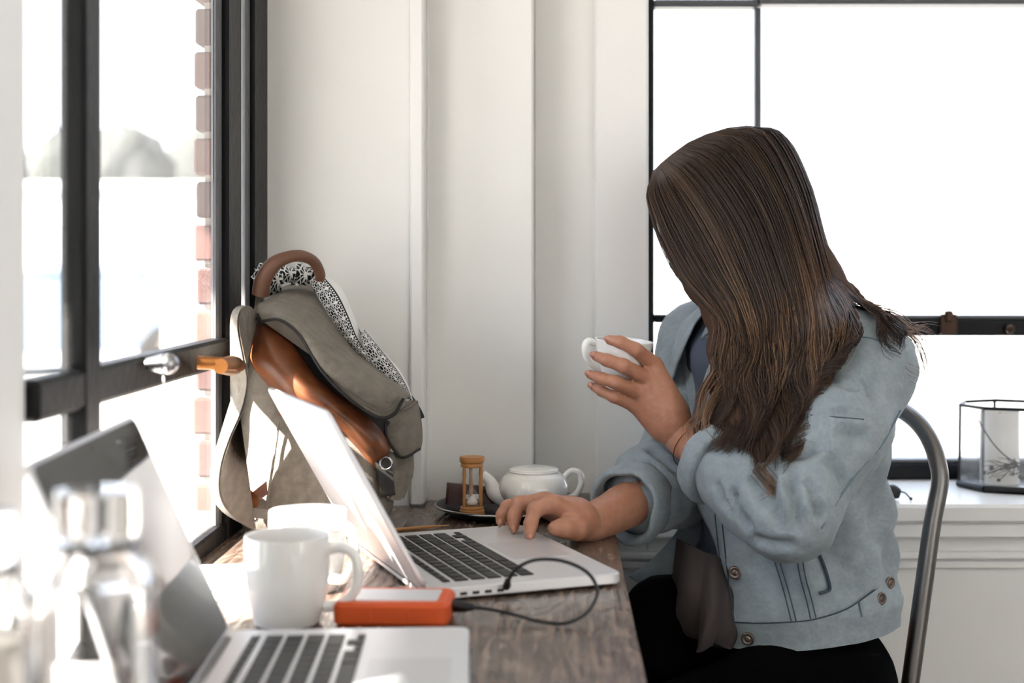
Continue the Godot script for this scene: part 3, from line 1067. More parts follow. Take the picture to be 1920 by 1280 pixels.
	# nails that show
	for q in [[P(1034, 985, 1.812), Vector3(-0.5, 0.55, 0.67), Vector3(-1, -0.1, 0)], [P(992.5, 1007, 1.806), Vector3(-0.75, 0.1, 0.65), Vector3(0, -1, 0.1)], [P(962, 992, 1.8395), Vector3(-0.8, 0.15, 0.6), Vector3(0, -1, 0.1)], [P(937, 980, 1.872), Vector3(-0.8, 0.1, 0.6), Vector3(0, -1, 0.1)], [P(1140, 635, 1.9225), Vector3(-0.25, 0.3, 0.9), Vector3(-0.95, 0.1, -0.3)], [P(1113.5, 665, 1.919), Vector3(-0.25, 0.3, 0.9), Vector3(-0.95, 0.2, -0.3)], [P(1104, 700, 1.9235), Vector3(-0.25, 0.3, 0.9), Vector3(-0.95, 0.2, -0.3)], [P(1109, 722, 1.936), Vector3(-0.25, 0.3, 0.9), Vector3(-0.95, 0.25, -0.3)]]:
		var nz: Vector3 = q[1].normalized()
		var ny: Vector3 = (q[2] - nz * nz.dot(q[2])).normalized()
		var o := obj("nail", join([[ball_mesh(1.0), Transform3D(Basis(ny.cross(nz) * 0.0046, ny * 0.0062, nz * 0.0016), Vector3.ZERO)]]), M.nail, who, q[0])
		put.call(o)
	# ---- trousers and shoes
	var tr := []
	tr.append([hip - LEFT * 0.06 + Vector3(0, 0.0, 0), hip + LEFT * 0.06, 0.108, 0.108, 0.05])
	for s in [-1.0, 1.0]:
		var h0: Vector3 = hip + LEFT * 0.085 * s
		var knee: Vector3 = h0 + FACE * 0.42 + LEFT * 0.03 * s + Vector3(0, -0.03, 0)
		tr += chain([h0, knee, Vector3(knee.x + 0.05, 0.10, knee.z)], [0.092, 0.066, 0.045], 0.03)
	tr.append([P(1340, 1170, 2.02), P(1245, 1160, 2.03), 0.075, 0.052, 0.04])       # the crossed leg
	tr.append([P(1245, 1160, 2.03), P(1205, 1230, 2.0), 0.052, 0.05, 0.04])
	put.call(obj("trousers", net_mesh([nets(tr, 0.014)]), M.trouser, who))
	for s in [-1.0, 1.0]:
		var ank: Vector3 = hip + LEFT * 0.115 * s + FACE * 0.42
		ank = Vector3(ank.x + 0.05, 0.0, ank.z)
		put.call(obj("shoe", net_mesh([nets([[ank + Vector3(0.02, 0.05, 0), ank + Vector3(0, 0.09, 0), 0.042, 0.044, 0.02], [ank + Vector3(0.02, 0.04, 0), ank + FACE * 0.16 + Vector3(0, 0.03, 0), 0.038, 0.03, 0.02]], 0.012)]), M.rubber, who))
	# ---- T-shirt in the open front, its hem coloured browner for reflected light
	var rows := []
	for i in 34:
		var y := 0.645 + 0.415 * i / 33.0
		var row := []
		for j in 60:
			var th := TAU * j / 60
			var fold := 0.004 * sin(y * 60.0 + th * 3.0) + 0.003 * sin(th * 13.0 + y * 20.0)
			row.append(ring_at(y, th, -0.016 + fold + (0.006 if y < 0.72 else 0.0)))
		rows.append(row)
	put.call(obj("t_shirt", grid_mesh(rows), M.tshirt, who))
	put.call(obj("tshirt_warm_hem", sheet([
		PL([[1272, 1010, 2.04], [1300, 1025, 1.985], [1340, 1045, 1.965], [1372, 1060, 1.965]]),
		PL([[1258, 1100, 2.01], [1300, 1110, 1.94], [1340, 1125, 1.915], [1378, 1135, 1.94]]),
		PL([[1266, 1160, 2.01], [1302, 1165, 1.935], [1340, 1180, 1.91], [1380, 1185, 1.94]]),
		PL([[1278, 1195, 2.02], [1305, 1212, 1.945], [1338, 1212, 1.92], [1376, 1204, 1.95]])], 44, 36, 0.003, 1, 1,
		func(u, v): return 0.008 * sin(u * 16.0 + v * 3.0) * (0.3 + v) + 0.003 * sin(u * 41.0 + v * 9.0) * v), M.tshirt_warm_hem, who))
	build_jacket(who, put, sl, el, wl, sr, er, wr)
	build_hair(who, put, head, look, crown, side, neck0)
	# bracelet
	var wd: Vector3 = (wl - el).normalized()
	var bc := P(1293, 838, 1.93)
	var b1 := wd.cross(Vector3.UP).normalized()
	var b2 := wd.cross(b1)
	var loop := []
	for k in 33: loop.append(bc + (b1 * cos(TAU * k / 32) + b2 * sin(TAU * k / 32)) * 0.0282)
	var br := obj("bracelet", tube(loop, 0.0008, 6), M.brass, who)
	put.call(br)
	obj("charm", ball_mesh(0.0042), M.copper, br, snap(PackedVector3Array(loop), 1297, 826, 0.002))
	# ---- the cup she holds
	var cup := thing("held_cup", "white handled teacup held up in the woman's hand", "cup", P(1163, 718, 1.962))
	cup.rotation = Vector3(0.05, 0.0, deg_to_rad(-5.0))
	obj("bowl", lathe(smooth_prof([[0.0, 0.0], [0.019, 0.0], [0.021, 0.003], [0.026, 0.010], [0.034, 0.030], [0.0395, 0.056], [0.0400, 0.0575], [0.0385, 0.057], [0.032, 0.030], [0.024, 0.012], [0.0, 0.007]], 60), 48), M.white_china, cup)
	obj("handle", tube([Vector3(-0.0385, 0.052, 0.004), Vector3(-0.049, 0.054, 0.008), Vector3(-0.0525, 0.045, 0.010), Vector3(-0.048, 0.030, 0.008), Vector3(-0.036, 0.020, 0.003), Vector3(-0.027, 0.016, 0.0)], [0.0045, 0.005, 0.005, 0.0048, 0.0045, 0.0042], 14, 36), M.white_china, cup)

func build_jacket(who: Node3D, put: Callable, sl: Vector3, el: Vector3, wl: Vector3, sr: Vector3, er: Vector3, wr: Vector3) -> void:
	var j := Node3D.new()
	j.name = "denim_jacket"
	who.add_child(j)
	j.position = -who.position
	# trunk: from her left front edge round the back to her right front edge
	var v := PackedVector3Array()
	var g := []
	var nn := noise(6.0, 3, 91)
	var m := 70
	var n := 120
	for i in m:
		var t := i / (m - 1.0)
		var y := 0.612 + (1.075 - 0.612) * t
		var th0 := deg_to_rad(cr([4.0, 0.0, -6.0, -10.0, -6.0, 2.0, 18.0], t))
		var th1 := deg_to_rad(cr([285.0, 288.0, 292.0, 300.0, 315.0, 335.0, 342.0], t))
		var row := []
		for k in n:
			var th := lerpf(th0, th1, k / (n - 1.0))
			var q := ring_at(y, th, 0.008)
			var out := (q - Vector3(0.325, y, -2.04)).normalized()
			var w := 0.007 * nn.get_noise_3dv(q) + 0.003 * nn.get_noise_3dv(q * 3.1)
			w += (0.006 * sin(th * 9.0 + y * 34.0) + 0.005 * sin(th * 5.0 - y * 52.0 + 2.0 * sin(th * 3.0))) * smoothstep(1.0, 0.8, y) * smoothstep(0.65, 0.71, y)
			w += 0.012 * exp(-pow((y - 0.74) / 0.05, 2.0)) * exp(-pow((th - 2.3) / 0.5, 2.0))
			w += 0.006 * exp(-pow((y - 0.655) / 0.02, 2.0))
			if y < 0.653: w += 0.002
			q += out * w
			q.y += 0.016 * sin(th - 0.6) * (1.0 - t) * (1.0 - t)
			row.append(q)
			v.append(q)
		g.append(row)
	var trunk := sheet_from_grid(g, 0.004)
	obj("trunk", trunk, M.denim, j)
	# left sleeve, bent hard at the elbow, cuff turned back
	var cuff_l := el.lerp(wl, 0.74)
	var mid_l := sl.lerp(el, 0.5) + Vector3(0.012, 0.0, 0.012)
	var bones := chain([sl + Vector3(-0.01, 0.0, -0.02), sl + Vector3(0.004, -0.02, 0.004), mid_l, el + Vector3(0.006, 0.01, 0.0)], [0.060, 0.066, 0.062, 0.056], 0.03)
	bones += chain([el, el.lerp(wl, 0.3) + Vector3(0, 0.004, 0), el.lerp(wl, 0.50)], [0.056, 0.054, 0.050], 0.03)
	var net := nets(bones, 0.0052)
	var sv: PackedVector3Array = net[0]
	var cre := []
	for c in [[[[1370, 905], [1385, 960], [1420, 1000]], 0.008, 0.007], [[[1440, 880], [1450, 940], [1470, 1000]], 0.010, 0.009], [[[1478, 880], [1492, 940], [1496, 1005]], 0.010, 0.009], [[[1505, 890], [1530, 935], [1535, 985]], 0.010, 0.008], [[[1545, 850], [1575, 880], [1590, 920]], 0.012, 0.006], [[[1410, 880], [1420, 920], [1445, 965]], 0.009, 0.006], [[[1520, 770], [1580, 775], [1650, 790]], 0.006, 0.003], [[[1600, 690], [1630, 720], [1640, 760]], 0.012, 0.005], [[[1540, 700], [1580, 720], [1620, 730]], 0.012, 0.005], [[[1560, 800], [1600, 820], [1640, 815]], 0.014, 0.005], [[[1460, 850], [1500, 850], [1545, 830]], 0.012, 0.007], [[[1340, 900], [1350, 930], [1380, 975]], 0.007, 0.005], [[[1400, 1000], [1450, 1020], [1500, 1015]], 0.010, 0.005]]:
		cre.append([resample(project(c[0], sv), 10), c[1] * 0.85, c[2] * 1.9])
	for i in net[0].size():
		net[0][i] += net[1][i] * (0.005 * nn.get_noise_3dv(net[0][i] * 1.3) + 0.0025 * nn.get_noise_3dv(net[0][i] * 4.0))
	folds(net, cre)
	obj("sleeve", net_mesh([net]), M.denim, j)
	var sva: PackedVector3Array = net[0]
	cuff(j, el.lerp(wl, 0.60), cuff_l, 0.050, 0.047, 0.006, 1.3)
	# right sleeve
	var cuff_r := er.lerp(wr, 0.60)
	var bones_r := chain([sr + Vector3(0.02, -0.01, 0.01), sr, sr.lerp(er, 0.5) + Vector3(0.006, 0, -0.006), er], [0.060, 0.064, 0.062, 0.060], 0.03)
	bones_r += chain([er, er.lerp(wr, 0.28) + Vector3(0, 0.004, 0), er.lerp(wr, 0.33)], [0.060, 0.056, 0.050], 0.03)
	var net_r := nets(bones_r, 0.0056)
	var rv: PackedVector3Array = net_r[0]
	var cre_r := []
	for c in [[[[1210, 838], [1240, 860], [1275, 900]], 0.008, 0.008], [[[1190, 860], [1225, 880], [1270, 925]], 0.008, 0.008], [[[1180, 890], [1210, 905], [1250, 945]], 0.008, 0.006], [[[1225, 815], [1260, 840], [1285, 870]], 0.008, 0.007], [[[1262, 640], [1275, 690], [1282, 740]], 0.010, 0.006], [[[1270, 760], [1280, 790], [1300, 810]], 0.010, 0.006]]:
		cre_r.append([resample(project(c[0], rv), 10), c[1] * 0.85, c[2] * 1.8])
	for i in net_r[0].size():
		net_r[0][i] += net_r[1][i] * (0.005 * nn.get_noise_3dv(net_r[0][i] * 1.3) + 0.002 * nn.get_noise_3dv(net_r[0][i] * 4.0))
	folds(net_r, cre_r)
	obj("sleeve", net_mesh([net_r]), M.denim, j)
	cuff(j, er.lerp(wr, 0.42), cuff_r, 0.050, 0.048, 0.006, 0.4)
	# seams, plackets, pocket welts, laid on the trunk
	for s in [[[1362, 1165], [1420, 1168], [1480, 1166], [1530, 1160], [1590, 1140], [1640, 1105]], [[1440, 1012], [1455, 1060], [1470, 1110], [1484, 1166]], [[1449, 1010], [1464, 1060], [1479, 1110], [1493, 1165]], [[1492, 1035], [1500, 1080], [1512, 1125], [1520, 1160]], [[1502, 1032], [1510, 1080], [1522, 1125], [1530, 1158]], [[1352, 960], [1358, 1020], [1366, 1090], [1376, 1164]], [[1340, 960], [1346, 1020], [1354, 1090]]]:
		obj("seam", tube(project(s, v, 0.0045), 0.0009, 6, 40), M.stitch_dark, j)
	obj("pocket_welt", tube(project([[1532, 1030], [1545, 1060], [1556, 1100], [1550, 1108], [1536, 1112]], v, 0.005), 0.0022, 8, 40), M.stitch_dark, j)
	for c in [[1378, 1073], [1402, 1197], [1652, 1122], [1668, 1092]]:
		var at := snap(v, c[0], c[1], 0.004)
		var bt := obj("button", join([[lathe(smooth_prof([[0.0, 0.0], [0.0082, 0.0], [0.0086, 0.0015], [0.0072, 0.0028], [0.004, 0.0022], [0.0026, 0.003], [0.0, 0.0032]], 24), 20), Transform3D(Basis(Vector3.RIGHT, PI / 2), Vector3.ZERO)]]), M.copper, j, at)
		bt.rotation.y = -0.25 if c[0] < 1500 else 0.6
	obj("waist_tab", sheet([project([[1612, 1128], [1645, 1104], [1678, 1078]], v, 0.006), project([[1618, 1156], [1650, 1136], [1680, 1104]], v, 0.006)], 20, 6, -0.003), M.denim, j)
	# armhole seam of the near sleeve and the pleat down the sleeve
	obj("seam", tube(project([[1688, 770], [1672, 800], [1650, 838], [1612, 880], [1576, 930], [1540, 990]], sva, 0.0012), 0.0014, 6, 60), M.stitch, j)
	obj("seam", tube(project([[1520, 778], [1570, 782], [1620, 786]], sva, 0.001), 0.0009, 6, 30), M.stitch_dark, j)
	obj("seam", tube(project([[1545, 668], [1580, 640], [1620, 632], [1652, 640]], sva, 0.001), 0.0011, 6, 30), M.stitch, j)
	# far front of the jacket: chest panel with a pocket flap, and the open edge hanging dark towards the counter
	obj("front_panel", sheet([
		PL([[1290, 575, 2.22], [1325, 580, 2.14], [1350, 612, 2.06]]),
		PL([[1268, 640, 2.20], [1312, 650, 2.11], [1350, 680, 2.03]]),
		PL([[1258, 720, 2.17], [1302, 735, 2.07], [1345, 760, 1.99]]),
		PL([[1262, 800, 2.14], [1300, 810, 2.05], [1340, 830, 1.98]]),
		PL([[1276, 900, 2.10], [1300, 910, 2.04], [1335, 930, 1.975]])], 30, 50, 0.004, 1, 1, func(a, b): return 0.004 * sin(a * 9.0 + b * 14.0)), M.denim, j)
	obj("pocket_flap", sheet([
		PL([[1268, 684, 2.163], [1290, 690, 2.113], [1312, 698, 2.073]]),
		PL([[1264, 716, 2.152], [1288, 722, 2.097], [1314, 712, 2.052]]),
		PL([[1266, 722, 2.150], [1286, 738, 2.093], [1312, 722, 2.05]])], 18, 10, 0.004), M.denim, j)
	obj("pocket_pleat", tube(PL([[1286, 730, 2.09], [1283, 755, 2.08], [1290, 775, 2.07]]), [0.002, 0.004, 0.002], 8, 14), M.denim, j)
	obj("collar", sheet([
		PL([[1335, 590, 2.08], [1345, 575, 2.10], [1380, 570, 2.13]]),
		PL([[1318, 640, 2.055], [1340, 625, 2.05], [1400, 610, 2.06]])], 20, 10, 0.006), M.denim, j)
	obj("open_front", sheet([
		PL([[1279, 925, 2.105], [1300, 930, 2.11], [1330, 945, 2.13]]),
		PL([[1272, 990, 2.105], [1300, 1010, 2.10], [1345, 1040, 2.11]]),
		PL([[1222, 1052, 2.10], [1270, 1080, 2.07], [1350, 1110, 2.06]]),
		PL([[1180, 1082, 2.09], [1240, 1118, 2.06], [1350, 1150, 2.04]])], 30, 40, 0.004), M.denim, j)

func sheet_from_grid(g: Array, thick: float) -> ArrayMesh:
	return sheet(g, (g[0] as Array).size(), g.size(), thick)

func cuff(j: Node3D, a: Vector3, b: Vector3, ra: float, rb: float, thick: float, ph: float) -> void:
	var t := (b - a).normalized()
	var s := t.cross(Vector3.UP).normalized()
	var u := s.cross(t)
	var rows := []
	for p in [[-0.02, ra - 0.006], [0.0, ra + thick * 0.6], [0.25, ra + thick], [0.6, lerpf(ra, rb, 0.6) + thick * 1.25], [0.9, rb + thick], [1.0, rb + thick * 0.5], [1.0, rb - 0.001], [0.9, rb - 0.004], [0.5, rb - 0.004]]:
		var row := []
		for k in 48:
			var w := TAU * k / 48
			var r: float = p[1] + 0.0022 * sin(w * 3.0 + ph) + 0.0012 * sin(w * 7.0 + ph * 2.0 + p[0] * 6.0)
			row.append(a.lerp(b, p[0] + 0.06 * sin(w * 2.0 + ph)) + (s * cos(w) + u * sin(w)) * r)
		rows.append(row)
	obj("cuff", grid_mesh(rows, true, false), M.denim, j)

# ---------------------------------------------------------------- hair
var hair_mid := Vector3.ZERO
func build_hair(who: Node3D, put: Callable, head: Vector3, look: Vector3, crown: Vector3, side: Vector3, neck0: Vector3) -> void:
	# guides from the parting down, front to back, on the near side
	hair_mid = head
	var gd := [
		[[1224, 322, 2.120], [1226, 372, 2.100], [1246, 440, 2.075], [1275, 505, 2.045], [1318, 560, 2.015], [1345, 620, 1.975], [1338, 690, 1.925], [1350, 760, 1.890], [1318, 805, 1.880], [1306, 832, 1.885]],
		[[1228, 318, 2.110], [1250, 368, 2.060], [1285, 440, 2.025], [1325, 510, 1.995], [1362, 570, 1.970], [1378, 635, 1.935], [1368, 705, 1.895], [1376, 770, 1.865], [1352, 825, 1.845], [1330, 850, 1.850]],
		[[1240, 306, 2.110], [1285, 345, 2.045], [1335, 420, 2.005], [1372, 500, 1.975], [1400, 570, 1.955], [1410, 640, 1.920], [1398, 712, 1.880], [1404, 780, 1.840], [1398, 840, 1.810], [1400, 880, 1.795]],
		[[1262, 288, 2.110], [1320, 325, 2.035], [1378, 405, 1.995], [1415, 490, 1.965], [1440, 570, 1.945], [1446, 645, 1.910], [1436, 718, 1.868], [1440, 785, 1.825], [1440, 850, 1.788], [1428, 905, 1.765]],
		[[1290, 268, 2.110], [1355, 305, 2.035], [1415, 390, 2.000], [1452, 480, 1.968], [1478, 565, 1.945], [1486, 645, 1.885], [1474, 720, 1.862], [1474, 785, 1.822], [1462, 845, 1.788], [1446, 895, 1.766]],
		[[1325, 252, 2.110], [1390, 282, 2.040], [1445, 370, 2.010], [1482, 465, 1.980], [1508, 555, 1.935], [1520, 640, 1.868], [1512, 715, 1.842], [1506, 780, 1.826], [1490, 840, 1.792], [1462, 885, 1.772]],
		[[1365, 240, 2.110], [1425, 265, 2.055], [1472, 350, 2.030], [1508, 450, 2.000], [1535, 540, 1.945], [1556, 620, 1.855], [1545, 690, 1.842], [1525, 745, 1.845], [1500, 795, 1.815], [1478, 840, 1.795]],
		[[1400, 236, 2.115], [1452, 262, 2.085], [1492, 340, 2.070], [1522, 435, 2.040], [1552, 515, 1.990], [1592, 575, 1.900], [1602, 620, 1.845], [1570, 665, 1.838], [1530, 705, 1.836], [1495, 745, 1.826]],
		[[1420, 238, 2.125], [1468, 272, 2.110], [1504, 350, 2.100], [1530, 440, 2.075], [1562, 512, 2.030], [1612, 566, 1.950], [1656, 590, 1.890], [1676, 625, 1.880], [1682, 665, 1.890], [1706, 695, 1.890]],
		[[1434, 244, 2.150], [1478, 286, 2.155], [1511, 366, 2.150], [1535, 450, 2.130], [1566, 514, 2.090], [1620, 564, 2.030], [1662, 588, 1.970], [1690, 618, 1.940], [1700, 655, 1.930], [1716, 688, 1.930]]]
	var guides := []
	for g in gd: guides.append(resample(PL(g), 40))
	# the mass below the strands
	var bones := [[head - look * 0.018 + crown * 0.022 + Vector3(0, 0, -0.022), head + look * 0.03 + crown * 0.03 + Vector3(0, 0, -0.012), 0.070, 0.068, 0.03], [head - look * 0.055 - crown * 0.02, head - look * 0.075 - crown * 0.12, 0.050, 0.040, 0.04], [head - look * 0.075 - crown * 0.12, neck0 + Vector3(0.02, 0.02, 0.0), 0.040, 0.038, 0.04]]
	for k in guides.size():
		var g: Array = guides[k]
		var last := 38 if k < 7 else 34
		for i in range(12, last, 4):
			var fat: float = [0.4, 0.7, 0.95, 1.0, 0.9, 0.6, 0.4, 0.3, 0.25, 0.25][k]
			var r0 := lerpf(0.034, 0.016, (i - 12) / 26.0) * fat
			var r1 := lerpf(0.034, 0.016, (i - 8) / 26.0) * fat
			if k >= 8 and i > 22: continue
			var b := mini(i + 4, 39)
			bones.append([g[i] + Vector3(0.004, 0, -r0 - (0.018 if k < 5 else 0.03)), g[b] + Vector3(0.004, 0, -r1 - (0.016 if k < 5 else 0.028)), r0, r1, 0.02])
	var base := obj("hair", net_mesh([nets(bones, 0.0085)]), M.hair_base, who)
	put.call(base)
	# strands gathered in locks
	var r := RandomNumberGenerator.new()
	r.seed = 33
	var v := PackedVector3Array()
	var n := PackedVector3Array()
	var col := PackedColorArray()
	var idx := PackedInt32Array()
	var dark := Color(0.023, 0.0125, 0.0085)
	var mid := Color(0.085, 0.048, 0.031)
	var fair := Color(0.36, 0.20, 0.11)
	var locks := 210
	for l in locks:
		var t := (l + r.randf()) / locks
		var spread := r.randf_range(0.012, 0.030)
		var lift := r.randf_range(-0.003, 0.009)
		var tone := r.randf()
		var phase := t * 26.0 + r.randf() * 1.4
		var amp := r.randf_range(0.005, 0.014)
		var start := 0.0 if r.randf() < 0.7 else r.randf_range(0.05, 0.35)
		var stop := r.randf_range(0.82, 1.0)
		var many := 23
		for s in many:
			var tt := clampf(t + r.randfn(0.0, 1.0) * spread, 0.0, 1.0)
			var end := stop
			var gap := tt * 9.0
			if gap > 7.12 and gap < 7.86: end = minf(stop, 0.56)
			elif gap >= 7.86: end = minf(stop, r.randf_range(0.5, 1.0))
			strand(guides, tt, start, end * r.randf_range(0.92, 1.0), lift + r.randfn(0.0, 0.003), phase + r.randfn(0.0, 0.25), amp, r.randf_range(0.00055, 0.0012), r, v, n, col, idx, dark, mid, fair, clampf(tone + r.randfn(0.0, 0.2), 0.0, 1.0), t)
	# loose hairs and curls at the shoulder, the edges and the tips
	for c in [
		[[1560, 560, 2.02], [1610, 572, 1.97], [1655, 595, 1.93], [1668, 640, 1.905], [1690, 690, 1.89], [1745, 716, 1.90]],
		[[1600, 580, 1.98], [1650, 588, 1.94], [1680, 612, 1.92], [1715, 640, 1.93], [1730, 680, 1.93], [1738, 725, 1.93]],
		[[1640, 590, 1.95], [1676, 600, 1.93], [1700, 618, 1.93], [1728, 622, 1.935], [1752, 634, 1.94]],
		[[1560, 600, 1.95], [1600, 640, 1.885], [1570, 690, 1.868], [1530, 720, 1.855], [1490, 742, 1.84]],
		[[1420, 880, 1.78], [1440, 905, 1.765], [1450, 920, 1.76], [1425, 935, 1.765]],
		[[1500, 780, 1.83], [1512, 810, 1.81], [1525, 835, 1.805], [1548, 838, 1.81]],
		[[1330, 800, 1.875], [1318, 825, 1.87], [1330, 848, 1.868], [1352, 850, 1.866]],
		[[1340, 700, 1.92], [1318, 740, 1.90], [1312, 780, 1.888], [1298, 800, 1.888], [1304, 838, 1.885]],
		[[1360, 720, 1.90], [1330, 760, 1.88], [1322, 800, 1.87], [1345, 830, 1.86], [1375, 850, 1.845]]]:
		var path := resample(PL(c), 30)
		for s in 34:
			var o := Vector3(r.randfn(0, 1), r.randfn(0, 1), r.randfn(0, 1)) * 0.0045
			var fan := Vector3(r.randfn(0, 1), r.randfn(0, 1), r.randfn(0, 1)) * 0.006
			var pts := []
			var last := r.randi_range(22, 30)
			for i in last: pts.append(path[i] + o + fan * pow(i / 29.0, 2.0))
			lay(pts, r.randf_range(0.0004, 0.0007), mid.lerp(fair, r.randf() * 0.7), fair, v, n, col, idx)
	# flyaways round the crown and down the back
	for s in 150:
		var t := r.randf()
		var g0: Vector3 = guide_at(guides, t, 0.02)
		var pts := []
		var out := Vector3(r.randfn(0, 1), absf(r.randfn(0, 1)), r.randfn(0, 1)) * 0.004
		var a := r.randf_range(0.0, 0.45)
		for i in 20: pts.append(guide_at(guides, t, a + 0.4 * i / 19.0) + out * (0.6 + i / 9.0))
		lay(pts, 0.00035, mid, fair, v, n, col, idx)
	obj("strands", arr_mesh(v, n, idx, PackedVector2Array(), col), M.hair, base)

func guide_at(guides: Array, t: float, s: float) -> Vector3:
	var x := clampf(t, 0.0, 1.0) * (guides.size() - 1)
	var i := mini(int(x), guides.size() - 2)
	var y := clampf(s, 0.0, 1.0) * 39.0
	var k := mini(int(y), 38)
	var a: Vector3 = (guides[i][k] as Vector3).lerp(guides[i][k + 1], y - k)
	var b: Vector3 = (guides[i + 1][k] as Vector3).lerp(guides[i + 1][k + 1], y - k)
	return a.lerp(b, x - i)

func strand(guides: Array, t: float, s0: float, s1: float, lift: float, phase: float, amp: float, rad: float, r: RandomNumberGenerator, v: PackedVector3Array, n: PackedVector3Array, col: PackedColorArray, idx: PackedInt32Array, dark: Color, mid: Color, fair: Color, tone: float, lock: float) -> void:
	var pts := []
	var k := 24
	for i in k:
		var q := i / (k - 1.0)
		var s := lerpf(s0, s1, q)
		var w := smoothstep(0.40, 0.8, s)
		var tt := lerpf(t, lock, 0.55 * q * q) if absf(t * 9.0 - 7.5) > 0.7 else t
		var p := guide_at(guides, tt + w * amp * 2.2 * sin(s * 24.0 + phase), s)
		var away := (p - hair_mid).normalized()
		p += away.lerp(Vector3(0, 0, 1), smoothstep(0.35, 0.6, s)) * lift * smoothstep(0.0, 0.12, s)
		p.z += w * amp * cos(s * 24.0 + phase) 
		p.x += w * amp * 0.8 * sin(s * 27.0 + phase)
		pts.append(p)
	var c0 := dark.lerp(mid, clampf(tone * 1.1, 0.0, 1.0))
	var c1 := dark.lerp(fair, clampf(pow(tone, 2.6) * 1.1 * (1.0 if lock > 0.08 else 0.5), 0.0, 1.0))
	lay(pts, rad, c0, c1, v, n, col, idx)

func lay(pts: Array, rad: float, c0: Color, c1: Color, v: PackedVector3Array, n: PackedVector3Array, col: PackedColorArray, idx: PackedInt32Array) -> void:
	var m := pts.size()
	var base := v.size()
	for i in m:
		var t: Vector3 = (pts[mini(i + 1, m - 1)] - pts[maxi(i - 1, 0)])
		var s := t.cross(Vector3(0.2, 0.1, 0.97)).normalized()
		var u := s.cross(t).normalized()
		var q := i / (m - 1.0)
		var rr := rad * (1.0 - 0.75 * q * q)
		var c := c0.lerp(c1, smoothstep(0.25, 0.62, q) * (1.0 - 0.85 * smoothstep(0.6, 0.82, q)))
		for j in 3:
			var a := TAU * j / 3 + PI / 2
			var d := s * cos(a) + u * sin(a)
			v.append(pts[i] + d * rr)
			n.append(d)
			col.append(c)
		if i > 0:
			for j in 3:
				var e := base + (i - 1) * 3 + j
				var f := base + (i - 1) * 3 + (j + 1) % 3
				idx.append_array([e, f, e + 3, f, f + 3, e + 3])

